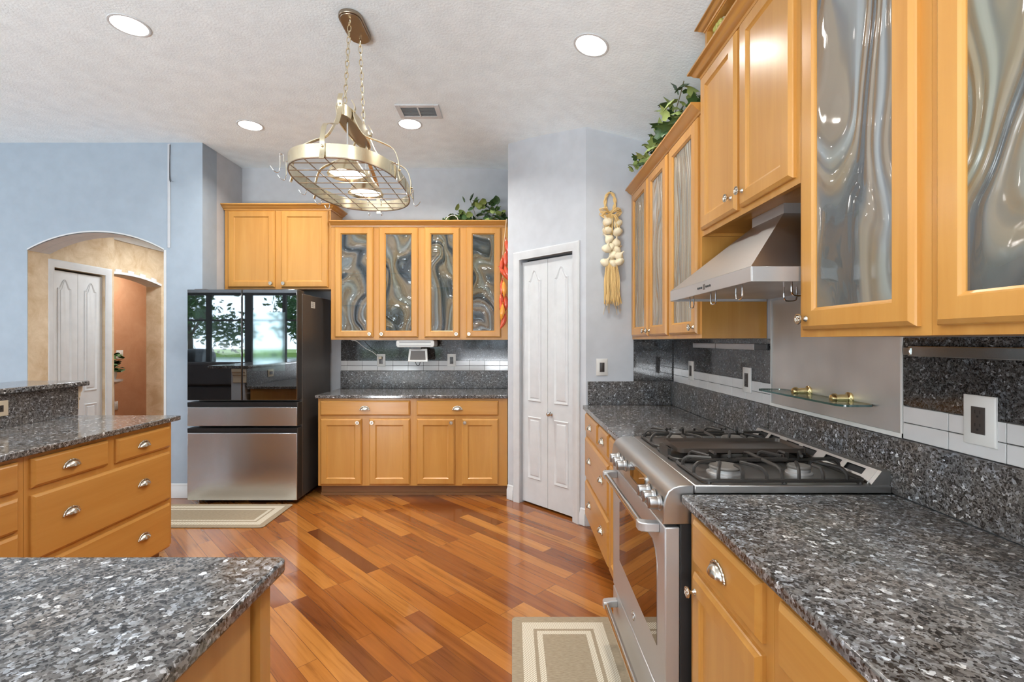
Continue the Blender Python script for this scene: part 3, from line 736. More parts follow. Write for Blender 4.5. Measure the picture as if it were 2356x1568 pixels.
# chains
for sy in (-1, 1):
    y0, y1 = PY + sy*.085, PY + sy*.165; z0, z1 = CEIL-.026, HZ+.05; n = 15; mb = MB()
    for k in range(n):
        f0, f1 = k/n, (k+1)/n
        a = Vector((PX, y0+(y1-y0)*f0, z0+(z1-z0)*f0)); b = Vector((PX, y0+(y1-y0)*f1, z0+(z1-z0)*f1))
        dv = (a-b); hl = dv.length*.62; dv.normalize(); sd = Vector((1, 0, 0)) if k % 2 else Vector((0, 1, 0)); mid = (a+b)/2
        mb.tube([mid + dv*hl*math.cos(2*PI*j/12) + sd*.0095*math.sin(2*PI*j/12) for j in range(12)], .0024, 5, True)
    mb.build('chain', M['champagne'], t)
for sy in (-1, 1):
    lx, ly = PX+.012, PY + sy*.155; lz = 2.205
    sh = MB().lathe([(.097, 0), (.099, .004), (.091, .020), (.066, .054), (.038, .092), (.028, .104), (.028, .130), (.010, .136), (.010, .135), (.024, .128), (.026, .104), (.035, .090), (.063, .052), (.089, .014)], 28, (lx, ly, lz), close=True).build('lamp_shade', M['champagne'], t)
    MB().lathe([(0, .008), (.082, .012), (.070, .030), (.03, .06), (0, .07)], 24, (lx, ly, lz)).build('bulb', M['glow2'], sh, label='glowing lamp bulb')
    MB().tube([(lx, ly, lz+.13), (lx, ly, HZ+.008)], .0045, 8).build('lamp_rod', M['chrome'], t)
    area('pot_rack_lamp', (lx, ly, lz-.02), (0, 0, 0), .12, .12, 3, WARM, 'DISK')
hk = MB().tube(bez([(.0, .012, 0), (0, .012, .028), (0, .0, .036), (0, -.004, .03), (0, -.004, -.03), (0, -.012, -.055), (0, -.03, -.05), (0, -.045, -.03)], 5), .0022, 6).mesh('hook', 60); hk.materials.append(M['chrome'])
for dx, dy, a in ((-.27, .02, -PI/2), (-.268, -.22, -PI/2), (-.25, -.32, -PI/2+.5), (-.262, .21, -PI/2), (-.25, .3, -PI/2-.4), (.268, .03, PI/2), (.265, .24, PI/2), (-.06, .445, PI), (.02, .445, PI), (.268, -.2, PI/2)):
    link_mesh('hook', hk, t, (dx, dy, RZ1 - CEIL - .034), (0, 0, a))

# ------------------------------------------------------------------ back wall run
CT = .892                                          # counter height
DB = .575
def kn(a, b, side): return b - .030 if side == 'r' else a + .030
XF = lambda px, Y: (px - 1178)/FPX*Y
bx0, bmid, bx1, byf = -1.688, -.856, -.040, 4.165
w1, w2 = bmid - bx0, bx1 - bmid
base_cab('maple base cabinet beside the fridge, two doors under one wide drawer', (bx0, byf, 0), 0, w1, DB, CT-.03,
         [(.022, w1-.030, .712, .842, [(w1-.01)/2])], [(.022, .383, .111, .686, (.383-.030, .655)), (.447, w1-.030, .111, .686, (.447+.030, .655))])
base_cab('maple base cabinet beside the pantry corner, two doors under one drawer', (bmid, byf, 0), 0, w2, DB, CT-.03,
         [(.028, w2-.077, .712, .842, [(w2-.05)/2])], [(.028, .360, .111, .686, (.360-.030, .655)), (.418, w2-.077, .111, .686, (.418+.030, .655))])
def slab(name, x0, x1, y0, y1, label, z=CT, r=.004, poly=None):
    mb = MB().prism(poly, 'z', z-.03, z) if poly else MB().box(x0, x1, y0, y1, z-.03, z)
    o = mb.build(name, M['granite'], None, bevel=.006, seg=3)
    o.data.transform(Matrix.Translation((-x0, -y0, -(z-.03)))); o.location = (x0, y0, z-.03)
    return tag(o, label, 'countertop')
slab('countertop', -1.705, -.041, 4.135, 4.738, 'polished grey granite countertop between the fridge and pantry')
def splash(name, label, loc, rz, x0, x1, z_hi, top_tile=True, tile_off=0.0, upstand=True, x0t=None, x1t=None):
    """granite upstand, two rows of white tile and dark granite tile on a wall; local x along the wall, wall face at y=0, room towards -y"""
    t = thing('backsplash', label, 'backsplash', loc, rz)
    x0t = x0 if x0t is None else x0t; x1t = x1 if x1t is None else x1t
    if upstand: MB().box(x0, x1, -.022, -.001, 0, .172).build('granite_upstand', M['granite_up'], t, local=True, bevel=.002)
    if top_tile:
        gr = MB().box(x0t, x1t, -.004, -.001, .172, z_hi)
        gr.build('grout', M['grout'], t, local=True)
        tl = MB(); x = x0t + (tile_off % .152) - .152
        while x < x1t:
            a, b = max(x0t, x+.001), min(x1t, x+.151)
            if b - a > .004:
                for r in range(2): tl.box(a, b, -.009, -.004, .174 + r*.050, .222 + r*.050)
            x += .152
        tl.build('white_tile', M['tile'], t, local=True, bevel=.0012, seg=1, label='two rows of white glazed tile')
        gt = MB(); x = x0t + (tile_off*2 % .304) - .304
        while x < x1t:
            a, b = max(x0t, x+.0006), min(x1t, x+.3034)
            if b - a > .004: gt.box(a, b, -.008, -.004, .2745, z_hi)
            x += .304
        gt.build('granite_tile', M['granite_dark'], t, local=True, label='dark polished granite tile')
    return t
splash('backsplash', 'grey granite and white tile backsplash behind the back counter', (-1.70, YB, CT), 0, 0.0, 1.660, .478, tile_off=.06)
ub0, ubm, ub1, uyf = -1.686, -.846, -.040, 4.455
UZ0, UZ1 = 1.372, 2.425
def U(px): return XF(px, 4.437)
d1, d2, d3, d4 = (U(769.5)-ub0, U(858.8)-ub0), (U(871.5)-ub0, U(961.8)-ub0), (U(976)-ubm, U(1057.5)-ubm), (U(1071.8)-ubm, U(1153)-ubm)
def gd(d, side, k): return (d[0], d[1], 1.392, 2.414, kn(d[0], d[1], side), 1.425, ART[k])
glass_cab('maple wall cabinet with two swirled glass doors beside the fridge', (ub0, uyf, UZ0), 0, ubm-ub0, .300, UZ0, UZ1, [gd(d1, 'r', 0), gd(d2, 'l', 1)], [1.99, 1.69], 'swirled glass cabinets on the back wall', ([(0, 0), (ubm-ub0, 0)], -1))
glass_cab('maple wall cabinet with two swirled glass doors next to the red peppers', (ubm, uyf, UZ0), 0, ub1-ubm, .300, UZ0, UZ1, [gd(d3, 'r', 2), gd(d4, 'l', 3)], [2.15, 1.855], 'swirled glass cabinets on the back wall', ([(0, 0), (ub1-ubm-.003, 0)], -1))
fx0, fx1 = XF(517.5, 4.455), -1.6875
fw = fx1 - fx0
solid_cab('maple wall cabinet with two solid doors above the fridge', (fx0, uyf, 1.842), 0, fw, .300, 1.842, 2.58,
          [(U(523.4)-fx0, U(632)-fx0, 1.856, 2.570, U(632)-fx0-.03, 1.893), (U(646)-fx0, U(755)-fx0, 1.856, 2.570, U(646)-fx0+.03, 1.893)],
          ([(0, .30), (0, 0), (fw, 0), (fw, .30)], -1))

# fridge
FX0, FX1, FY = -2.705, -1.787, 3.98
fm = -2.247
t = thing('fridge', 'tall stainless fridge with dark mirror glass upper doors', 'fridge', ((FX0+FX1)/2, 4.3, 0))
MB().box(FX0+.030, FX1-.004, FY+.105, 4.72, .03, 1.765).build('cabinet_body', M['slate'], t, bevel=.006)
def fdoor(x0, x1, z0, z1, front, nm):
    d = MB().box(x0, x1, FY+.006, FY+.095, z0, z1).build(nm, M['door_edge'], t, bevel=.008)
    MB().box(x0+.002, x1-.004, FY, FY+.006, z0+.002, z1-.002).build('front_sheet', front, d, bevel=.002)
    return d
fdoor(FX0, fm-.003, .866, 1.79, M['dark_glass'], 'door'); rd = fdoor(fm+.003, FX1, .866, 1.79, M['dark_glass'], 'door')
MB().box(XF(582, FY), XF(656, FY), FY-.0015, FY+.0005, 1.112, 1.598).build('display', M['display'], rd, label='paler satin screen')
for z0, z1 in ((.652, .852), (.034, .636)):
    d = MB().box(FX0, FX1, FY+.006, FY+.095, z0, z1-.002).build('drawer', M['door_edge'], t, bevel=.006)
    MB().box(FX0+.002, FX1-.004, FY, FY+.006, z0+.002, z1-.044).build('front_sheet', M['steel_fridge'], d, bevel=.002)
    MB().box(FX0+.002, FX1-.004, FY+.001, FY+.006, z1-.034, z1-.003).prism([(FY+.0, z1-.042), (FY+.006, z1-.042), (FY+.006, z1-.034), (FY+.004, z1-.036)], 'x', FX0+.002, FX1-.004).build('grip', M['black'], d)
for x in (FX0+.11, FX1-.11):
    for y in (FY+.10, 4.66): MB().lathe([(.022, 0), (.024, .01), (.018, .016), (.012, .032), (0, .032)], 12, (x, y, 0)).build('foot', M['black_matte'], t)
MB().box(FX0+.08, FX1-.06, FY+.06, FY+.11, .012, .034).build('kick_grille', M['black_matte'], t)
for x in (FX0+.09, FX1-.09): MB().box(x-.05, x+.05, FY+.03, FY+.22, 1.766, 1.797).build('hinge_cover', M['slate'], t, bevel=.004)
sk = MB().box(FX1-.0045, FX1-.0030, 4.26, 4.345, 1.655, 1.712).build('sticker', M['sticker'], t, label='small white label sticker')
mk = MB()
for k in range(5): mk.box(FX1-.0031, FX1-.0025, 4.268, 4.330 - .01*(k % 2), 1.664+k*.009, 1.667+k*.009)
mk.build('printed_lines', M['plate_dark'], sk)

# ------------------------------------------------------------------ range wall run (faces -x): local x runs towards the viewer
RZ = -PI/2
CF = .545                                          # face frame plane of the base cabinets
wA = 3.515 - 2.62
base_cab('maple drawer cabinet in the corner by the pantry, with cup pulls', (CF, 3.515, 0), RZ, wA, .62, CT-.03,
         [(.065, .545, .712, .842, [.305]), (.595, wA-.02, .712, .842, [(.595+wA-.02)/2]), (.065, wA-.02, .387, .672, [.28, .70]), (.065, wA-.02, .108, .362, [.28, .70])], [])
wB = 2.62 - 2.232
base_cab('narrow maple base cabinet squeezed against the far side of the range', (CF, 2.619, 0), RZ, wB, .62, CT-.03,
         [(.02, wB-.03, .712, .842, [wB/2])], [(.02, wB-.03, .111, .686, (.05, .655))])
base_cab('maple base cabinet with one drawer and one door against the near side of the range', (CF, 1.452, 0), RZ, .459, .62, CT-.03,
         [(.050, .428, .712, .842, [.235])], [(.050, .428, .111, .686, (.080, .640))])
base_cab('maple drawer cabinet under the near end of the granite counter', (CF, .992, 0), RZ, .612, .62, CT-.03,
         [(.038, .58, .712, .842, [.31]), (.038, .58, .387, .672, [.31]), (.038, .58, .108, .362, [.31])], [])
base_cab('maple base cabinet beside the viewer below the granite counter', (CF, .379, 0), RZ, .80, .62, CT-.03,
         [(.03, .77, .712, .842, [.4])], [(.03, .385, .111, .686, (.35, .65)), (.415, .77, .111, .686, (.45, .65))])
slab('countertop', .517, 1.168, 2.233, 3.496, 'polished grey granite countertop in the corner beyond the range')
slab('countertop', .517, 1.168, -.6, 1.462, 'polished grey granite countertop on the near side of the range')
sp = splash('backsplash', 'grey granite and white tile backsplash in the corner beyond the range', (XR, 3.518, CT), RZ, .024, 1.335, .478, tile_off=.015, x1t=1.332)
splash('backsplash', 'grey granite and white tile backsplash on the near side of the range', (XR, 2.18, CT), RZ, .0035, 2.78, .478, tile_off=.1495, x0t=.736)
t = thing('backsplash', 'dark granite splash on the wall under the garlic braid', 'backsplash', (.55, YP, CT))
MB().box(.556, 1.166, YP-.022, YP-.001, CT, CT+.172).build('granite_upstand', M['granite_up'], t, bevel=.002)
MB().box(.894, 1.19, YP-.010, YP-.001, CT+.173, UZ0-.003).build('granite_tile', M['granite_dark'], t)
# steel sheet behind the range
t = thing('steel_splash_sheet', 'stained stainless steel sheet on the wall behind the range', 'splash guard', (XR-.004, 1.815, 1.066))
MB().box(XR-.006, XR-.001, 1.452, 2.176, 1.066, 1.542).build('sheet', M['steel_panel'], t)
MB().box(XR-.011, XR-.001, 1.446, 1.452, 1.066, 1.542).box(XR-.011, XR-.001, 2.176, 2.182, 1.066, 1.542).box(XR-.013, XR-.001, 1.446, 2.182, 1.0665, 1.080).build('edging', M['plate'], t)

UF = .885
def ud(y0, y1, Yf, side, g, top=2.414): return (Yf-y0, Yf-y1, 1.392, top, kn(Yf-y0, Yf-y1, side), 1.425, g)
glass_cab('maple wall cabinet with two grey streaked glass doors against the garlic wall', (UF, 3.515, UZ0), RZ, 3.515-2.68, .302, UZ0, UZ1,
          [ud(3.47, 3.075, 3.515, 'r', ART_PALE[0]), ud(3.045, 2.665+.03, 3.515, 'l', ART_PALE[1])], [1.72, 2.07], 'streaked glass cabinets on the range wall', ([(-.0, 0), (3.515-2.68, 0)], -1))
glass_cab('maple wall cabinet with one grey streaked glass door next to the range hood', (UF, 2.679, UZ0), RZ, 2.679-2.228, .302, UZ0, UZ1,
          [ud(2.648, 2.232+.022, 2.679, 'r', ART_PALE[0])], [1.72, 2.07], 'streaked glass cabinets on the range wall', ([(0, 0), (2.679-2.228, 0)], -1))
wH = 2.226 - 1.466
solid_cab('maple wall cabinet with two solid doors above the range hood', (UF, 2.226, 1.845), RZ, wH, .302, 1.845, 2.58,
          [(.020, .366, 1.868, 2.568, .366-.032, 1.925), (.396, .738, 1.868, 2.568, .396+.032, 1.925)], ([(0, .25), (0, 0), (wH-.01, 0)], -1))
glass_cab('tall maple wall cabinet with one swirled glass door beside the hood', (UF, 1.465, UZ0), RZ, 1.465-1.008, .302, UZ0, UZ1+.02,
          [ud(1.438, 1.034, 1.465, 'l', ART[4], 2.430)], [1.70, 2.03], 'swirled glass cabinets over the near counter')
glass_cab('maple wall cabinet with a swirled glass door at the near end of the row', (UF, 1.007, UZ0), RZ, .46, .302, UZ0, UZ1+.02,
          [ud(.984, .57, 1.007, 'r', ART[5], 2.430)], [1.70, 2.03], 'swirled glass cabinets over the near counter')
# display niche on top of the hood cabinet
t = thing('display_niche', 'small open maple niche with crown on top of the hood cabinet', 'shelf', (UF, 2.19, 2.6285), RZ)
MB().box(0, .02, 0, .12, 0, .150).box(.70, .72, 0, .12, 0, .150).box(.02, .70, .10, .12, 0, .150).box(.02, .70, .0, .10, .135, .150).build('carcass', M['maple'], t, local=True)
crown([(0, .04), (0, 0), (.72, 0)], .142, -1, .7).build('crown_moulding', M['maple_h'], t, local=True)
t = thing('grape_plaque', 'small relief plaque of green grapes standing in the niche above the cabinets', 'ornament', (.90, 2.10, 2.6285))
MB().prism(rounded(2.04, 2.160, 2.629, 2.760, .03), 'x', .908, .918).build('plaque', M['plaque'], t, bevel=.004)
gm = MB()
for k in range(46):
    f = random.random(); gm.ball((.902, 2.10 + random.uniform(-.048, .048)*(1-f*.6), 2.748 - f*.095), .0105, n=8, m=5)
gm.build('grape_cluster', M['grape'], t)

# range hood
t = thing('range_hood', 'stainless pyramid range hood with push buttons', 'range hood', (1.0, 1.846, 1.543))
Y0, Y1, HX0, HX1 = 1.470, 2.222, .735, 1.182
zr0, zr1, zt_ = 1.543, 1.590, 1.822
cxf, cy0, cy1 = .980, 1.722, 1.945
rim = MB().box(HX0, HX0+.004, Y0, Y1, zr0, zr1).box(HX0+.004, HX1, Y0, Y0+.004, zr0, zr1).box(HX0+.004, HX1, Y1-.004, Y1, zr0, zr1)
rim.build('rim', M['steel_h'], t, bevel=.0015)
MB().loops([[(HX0, Y0, zr1), (HX0, Y1, zr1), (HX1, Y1, zr1), (HX1, Y0, zr1)], [(cxf, cy0, zt_), (cxf, cy1, zt_), (HX1, cy1, zt_), (HX1, cy0, zt_)]], False, False).build('canopy', M['steel'], t, smooth=20)
MB().box(cxf-.002, HX1, cy0-.002, cy1+.002, zt_-.004, 1.8565).build('flue', M['steel_h'], t)
MB().box(HX0+.006, HX1, Y0+.006, Y1-.006, zr0+.010, zr0+.014).build('filter_mesh', M['steel_panel'], t)
for k in range(3):
    for s in (-1, 1): MB().lathe([(.0045, 0), (.0045, .002), (.003, .003), (0, .003)], 10, (HX0, 1.83 + s*(.022 + k*.017), 1.566), '-x').build('button', M['black'], t)
MB().box(HX0-.001, HX0+.001, 1.822, 1.838, 1.556, 1.577).build('display', M['screen'], t)
for x, y in ((.775, 1.63), (.775, 1.84), (.775, 2.06), (.90, 1.50), (1.06, 1.50), (.99, 1.70)):
    a = Vector((0, 1, 0)) if x < .8 else Vector((1, 0, 0)); p = Vector((x, y, zr0+.012))
    MB().tube(bez([p - a*.022, p - a*.022 + Vector((0, 0, -.040)), p - a*.014 + Vector((0, 0, -.052)), p + a*.014 + Vector((0, 0, -.052)), p + a*.022 + Vector((0, 0, -.040)), p + a*.022], 4), .0028, 6).build('hanging_loop', M['chrome'], t)
# ------------------------------------------------------------------ range
t = thing('gas_range', 'stainless gas range with front knobs, griddle and oven window', 'stove', (.80, 1.846, 0))
Y0, Y1 = 1.469, 2.223
MB().box(.517, 1.165, Y0, Y1, .03, .889).build('body', M['black_matte'], t, bevel=.003)
for x in (.58, 1.10):
    for y in (Y0+.06, Y1-.06): MB().lathe([(.02, 0), (.02, .012), (.012, .016), (.012, .03), (0, .03)], 12, (x, y, 0)).build('foot', M['black_matte'], t)
MB().prism([(.560, .890), (1.165, .890), (1.165, .916), (.560, .918)], 'y', Y0-.002, Y1+.002).build('cooktop', M['steel'], t, bevel=.004)
pp = [(.462, .797), (.466, .850), (.471, .880), (.481, .899), (.496, .910), (.515, .9155), (.558, .9195), (.558, .797)]
MB().prism(pp, 'y', Y0-.002, Y1+.002).build('control_panel', M['steel'], t, bevel=.003, smooth=50)
# knobs on the sloping panel
for y in (1.503, 1.566, 1.629, 1.955, 2.018, 2.081):
    mb = MB().lathe([(.0245, 0), (.0245, .004), (.021, .007), (.0205, .012)], 24, (.466, y, .852), '-x')
    k = mb.build('knob_ring', M['knob_steel'], t)
    mb = MB().lathe([(.019, .011), (.0195, .030), (.0185, .036), (.015, .038), (0, .038)], 24, (.466, y, .852), '-x')
    mb.box(.466-.0395, .466-.036, y-.004, y+.004, .852-.017, .852+.017)
    mb.build('control_knob', M['knob_steel'], t, bevel=.0008)
MB().prism(rounded(1.665, 1.885, .822, .888, .012), 'x', .4655, .472).build('display_bezel', M['chrome'], t)
MB().prism(rounded(1.672, 1.878, .828, .882, .009), 'x', .4640, .468).build('display', M['oven_glass'], t, label='dark glass clock display')
od = MB().box(.470, .5165, Y0+.002, Y1-.002, .238, .786).build('oven_door', M['steel_h'], t, bevel=.004)
win_ = [(1.549, .375), (2.085, .405), (2.085, .66), (2.06, .70), (1.60, .70), (1.565, .675), (1.549, .64)]
MB().prism(win_, 'x', .4685, .472).build('oven_window', M['oven_glass'], od, label='dark mirror glass window')
def handle(par, x, z, y0, y1, r):
    MB().tube([(x, y0, z), (x, y1, z)], r, 14).build('handle_bar', M['chrome'], par)
    for y, s in ((y0, 1), (y1, -1)):
        MB().prism([(x-r*1.15, y-s*.006), (x-r*.6, y-s*.016), (x+.012, y-s*.022), (.4705, y-s*.024), (.4705, y+s*.010), (x+.02, y+s*.012), (x, y+s*.022), (x-r*1.15, y+s*.022)], 'z', z-r*1.15, z+r*1.15).build('handle_bracket', M['steel_h'], par, bevel=.003)
handle(od, .420, .765, 1.545, 2.135, .0125)
bd = MB()
bd.tube([(.4688, 1.846 + .017*math.cos(2*PI*k/20), .300 + .017*math.sin(2*PI*k/20)) for k in range(20)], .0022, 6, True)
bd.tube(bez([(.4688, 1.855, .309), (.4688, 1.846, .306), (.4688, 1.848, .299), (.4688, 1.840, .296), (.4688, 1.838, .290)], 4), .0018, 5)
bd.build('badge', M['chrome'], od)
wd_ = MB().box(.470, .5165, Y0+.002, Y1-.002, .075, .230).build('warming_drawer', M['steel_h'], t, bevel=.004)
handle(wd_, .420, .190, 1.545, 2.135, .0125)
# vent rail at the back, with slots
ux, uz = (1.140-1.106), (.958-.916)
def vs_(a, b, y0, y1, th=.002): 
    P = lambda f: (1.106 + ux*f, .916 + uz*f)
    p, q = P(a), P(b); n = (-.7*th, .7*th)
    return [(p[0], p[1]), (q[0], q[1]), (q[0]+n[0], q[1]+n[1]), (p[0]+n[0], p[1]+n[1])]
vr = MB()
vr.prism(vs_(0, .40, 0, 0), 'y', Y0+.02, Y1-.02).prism(vs_(.84, 1.0, 0, 0), 'y', Y0+.02, Y1-.02)
sl_ = [(1.53, 1.615), (1.64, 1.725), (1.775, 1.86), (1.885, 1.97), (2.02, 2.09), (2.11, 2.175)]
e = [Y0+.02] + [v for p in sl_ for v in p] + [Y1-.02]
for k in range(0, len(e), 2): vr.prism(vs_(.40, .84, 0, 0), 'y', e[k], e[k+1])
vr.prism([(1.140, .957), (1.165, .957), (1.165, .960), (1.139, .960)], 'y', Y0+.02, Y1-.02)
vr.prism([(1.106, .916), (1.140, .959), (1.166, .959), (1.166, .916)], 'y', Y0+.004, Y0+.02).prism([(1.106, .916), (1.140, .959), (1.166, .959), (1.166, .916)], 'y', Y1-.02, Y1-.004)
vr.build('vent_rail', M['steel'], t)
MB().prism([(1.114, .9165), (1.146, .954), (1.164, .954), (1.164, .9165)], 'y', Y0+.021, Y1-.021).build('vent_cavity', M['black_matte'], t)
# burners, grates, griddle
def burner(x, y, r):
    b = MB().lathe([(r*1.15, .917), (r*1.15, .921), (r*.95, .924), (r*.95, .934), (0, .934)], 28, (x, y, 0)).build('burner', M['steel_panel'], t)
    MB().lathe([(r*.98, .934), (r, .936), (r, .940), (r*.93, .944), (0, .9455)], 28, (x, y, 0)).build('burner_cap', M['cap_grey'], b)
    return b
GT = .963
def grate(y0, y1, side):
    mb = MB(); x0, x1 = .592, 1.100; ym = (y0+y1)/2; z = .9275; r = .0062
    mb.tube([(a, b, z) for a, b in rounded(x0, x1, y0, y1, .03, 4)], r, 6, True)
    for x in (x0+.02, x1-.02, (x0+x1)/2):
        for y in (y0+.004, y1-.004): mb.lathe([(.008, .9165), (.007, .928), (0, .928)], 8, (x, y, 0))
    def finger(p, q, h=GT):
        a, b = Vector(p), Vector(q)
        mb.tube(bez([(a.x, a.y, z), (a.x + (b.x-a.x)*.02, a.y + (b.y-a.y)*.02, z + (h-z)*.55), (a.x + (b.x-a.x)*.16, a.y + (b.y-a.y)*.16, h - .003), (a.x + (b.x-a.x)*.35, a.y + (b.y-a.y)*.35, h), (b.x, b.y, h)], 4), .0058, 6)
    for xc in (.715, .965):
        for dx in (-.075, 0, .075):
            ln = .052 if dx == 0 else .085
            finger((xc+dx, y0, 0), (xc+dx*.45, y0+ln, 0)); finger((xc+dx, y1, 0), (xc+dx*.45, y1-ln, 0))
    finger((x0, ym-.05, 0), (x0+.085, ym-.016, 0)); finger((x0, ym+.05, 0), (x0+.085, ym+.016, 0)); finger((x1, ym, 0), (x1-.09, ym, 0))
    mb.tube([(.755, ym, GT), (.925, ym, GT)], .0058, 6); mb.tube([(.84, y0, z), (.84, y0+.012, GT-.004), (.84, y0+.03, GT), (.84, y1-.03, GT), (.84, y1-.012, GT-.004), (.84, y1, z)], .0058, 6)
    mb.build('grate', M['iron'], t)
grate(1.482, 1.735, 0); grate(1.962, 2.212, 1)
for y, rs in ((1.608, (.050, .036)), (2.087, (.040, .048))):
    burner(.715, y, rs[0]); burner(.965, y, rs[1])
gr = MB()
gr.tube([(a, b, .9275) for a, b in rounded(.592, 1.100, 1.742, 1.955, .03, 4)], .0062, 6, True)
for y in (1.742, 1.955):
    for x in (.70, .85, 1.0): gr.box(x-.006, x+.006, y-.006, y+.006, .9165, .955)
for x in (.592, 1.10): gr.box(x-.006, x+.006, 1.80, 1.90, .9165, .955)
gr.build('centre_grate', M['iron'], t)
gd_ = MB().loops([[(x, y, z) for x, y in rounded(.612+i, 1.085-i, 1.752+i, 1.945-i, .02, 4)] for i, z in ((0.006, .9445), (0, .950), (0, .966), (.006, .966), (.010, .954))])
gd_.build('griddle', M['griddle'], t)

# ------------------------------------------------------------------ drawer peninsula with raised bar
PF = -2.125
base_cab('maple drawer cabinet at the end of the peninsula facing the range', (PF, 2.08, 0), PI/2, .90, .60, CT-.03,
         [(.023, .422, .712, .842, [.205]), (.473, .872, .707, .836, [.655]), (.023, .872, .387, .680, [.205, .655]), (.023, .872, .092, .362, [.205, .655])], [])
base_cab('maple drawer cabinet further along the peninsula, cut off at the edge', (PF, 1.16, 0), PI/2, .918, .60, CT-.03,
         [(.03, .887, .714, .842, [.45]), (.03, .887, .546, .688, [.45]), (.03, .887, .33, .533, [.45]), (.03, .887, .09, .317, [.45])], [])
slab('countertop', -2.739, -2.090, 1.12, 3.02, 'polished grey granite countertop of the drawer peninsula')
struct('wall_bar', MB().box(-2.90, -2.762, 1.12, 3.02, 0, 1.076), M['wall'], 'low wall carrying the raised bar')
o = MB().box(-2.762, -2.740, 1.12, 3.02, CT+.0005, 1.076).build('bar_backsplash', M['granite_up'], None)
tag(o, 'rough speckled granite strip under the raised bar', 'backsplash')
o = MB().box(-3.12, -2.700, 1.12, 3.06, 1.0765, 1.107).build('raised_bar_counter', M['granite'], None, bevel=.006)
tag(o, 'narrow granite slab of the raised bar above the peninsula', 'countertop')
o = MB().prism([(3.021, .93), (3.030, .93), (3.030, 1.0), (3.042, 1.012), (3.042, 1.03), (3.055, 1.045), (3.055, 1.0762), (3.021, 1.0762)], 'x', -2.88, -2.742).build('corbel', M['almond'], None, bevel=.003)
tag(o, 'cream stepped corbel under the end of the raised bar', 'corbel')

# ------------------------------------------------------------------ island beside the viewer
t = thing('kitchen_island', 'maple kitchen island with a framed end under its granite top', 'island', (-1.1, .2, 0))
MB().box(-1.70, -.535, -.66, .99, .10, CT-.03).build('carcass', M['maple'], t)
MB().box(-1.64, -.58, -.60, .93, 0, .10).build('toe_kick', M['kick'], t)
MB().box(-.535, -.512, .972, 1.012, .10, CT-.03).build('end_stile', M['maple'], t); MB().box(-.535, -.512, -.66, -.60, .10, CT-.03).build('end_stile', M['maple'], t)
MB().box(-1.70, -.5355, .9905, 1.012, .10, CT-.03).build('back_panel', M['maple'], t)
MB().box(-.5345, -.522, -.60, .955, .10, CT-.03).build('side_panel', M['maple'], t, bevel=.002)
px0 = rounded(-1.75, -.488, -.70, 1.040, .016, 3)
slab('countertop', -1.75, -.488, -.70, 1.04, 'polished grey granite top of the island beside the viewer', poly=px0)

# ------------------------------------------------------------------ rugs
def rug(x0, x1, y0, y1, label, hm):
    cx, cy_ = (x0+x1)/2, (y0+y1)/2
    t = MB().prism(rounded(x0-cx, x1-cx, y0-cy_, y1-cy_, .025), 'z', .001, .008).build('kitchen_rug', hm, None, bevel=.002)
    t.location = (cx, cy_, 0); return tag(t, label, 'rug', 'beige bordered kitchen rugs')
rug(0.0, .482, 1.10, 2.347, 'beige rug with pale hatched borders lying in front of the range', rug_mat('rug_weave_range', .241, .6235))
rug(-2.87, -1.812, 3.475, 3.968, 'beige rug with pale hatched borders lying in front of the fridge', rug_mat('rug_weave_fridge', .529, .2465))

# ------------------------------------------------------------------ outlets and switches
def device(name, label, loc, rz, cat, kind='outlet', wdt=.084, hgt=.125, plate='plate', insert='plate_dark', group=None):
    t = thing(name, label, cat, loc, rz, group)
    MB().rect_rings(-wdt/2, wdt/2, -hgt/2, hgt/2, [(0, 0), (0, -.004), (.004, -.0065)]).build('cover_plate', M[plate], t, local=True)
    iw, ih = (.0175, .034) if hgt > wdt else (.034, .0175)
    d = MB().rect_rings(-iw, iw, -ih, ih, [(0, -.0066), (0, -.0085), (.002, -.009)]).build('device_insert', M[insert], t, local=True)
    if kind == 'outlet':
        mb = MB()
        for s in (-1, 1):
            a, b = (0, s*.0165) if hgt > wdt else (s*.0165, 0)
            if hgt > wdt:
                mb.box(a-.0075, a-.0055, -.0094, -.009, b+.001, b+.009).box(a+.0055, a+.0075, -.0094, -.009, b+.001, b+.009).box(a-.0025, a+.0025, -.0094, -.009, b-.009, b-.004)
            else: mb.box(a-.009, a-.001, -.0094, -.009, b-.0075, b-.0055).box(a-.009, a-.001, -.0094, -.009, b+.0055, b+.0075).box(a+.004, a+.009, -.0094, -.009, b-.0025, b+.0025)
        mb.build('slots', M['slot'], d, local=True)
    else: MB().rect_rings(-iw*.8, iw*.8, -ih*.85, ih*.85, [(0, -.009), (.002, -.0105)]).build('rocker', M[insert], d, local=True)
    return t
device('power_outlet', 'pale outlet plate over the white tiles beside the near knife strip', (XR-.0092, 1.204, 1.160), RZ, 'outlet')
device('power_outlet', 'pale outlet plate on the tiles just beyond the steel splash sheet', (XR-.0092, 2.396, 1.165), RZ, 'outlet')
device('light_switch', 'pale switch plate on the tiles deep in the counter corner', (XR-.0092, 3.145, 1.165), RZ, 'switch', 'switch')
device('light_switch', 'pale grey switch plate on the painted wall under the garlic braid', (.662, YP, 1.167), 0, 'switch', 'switch')
device('power_outlet', 'pale outlet plate on the back tiles with a plug and cord', (-1.300, YB-.0092, 1.168), 0, 'outlet')
device('power_outlet', 'empty pale outlet plate on the back tiles beside the small screen', (-.600, YB-.0092, 1.168), 0, 'outlet')
device('power_outlet', 'cream outlet plate set sideways in the granite under the bar', (-2.740, 2.535, .998), PI/2, 'outlet', 'outlet', .125, .083, 'almond')
device('light_switch', 'pale switch plate on the terracotta wall through the archways', (-5.5, 6.70, 1.17), PI/2, 'switch', 'switch', .115, .12, 'plate', 'plate')
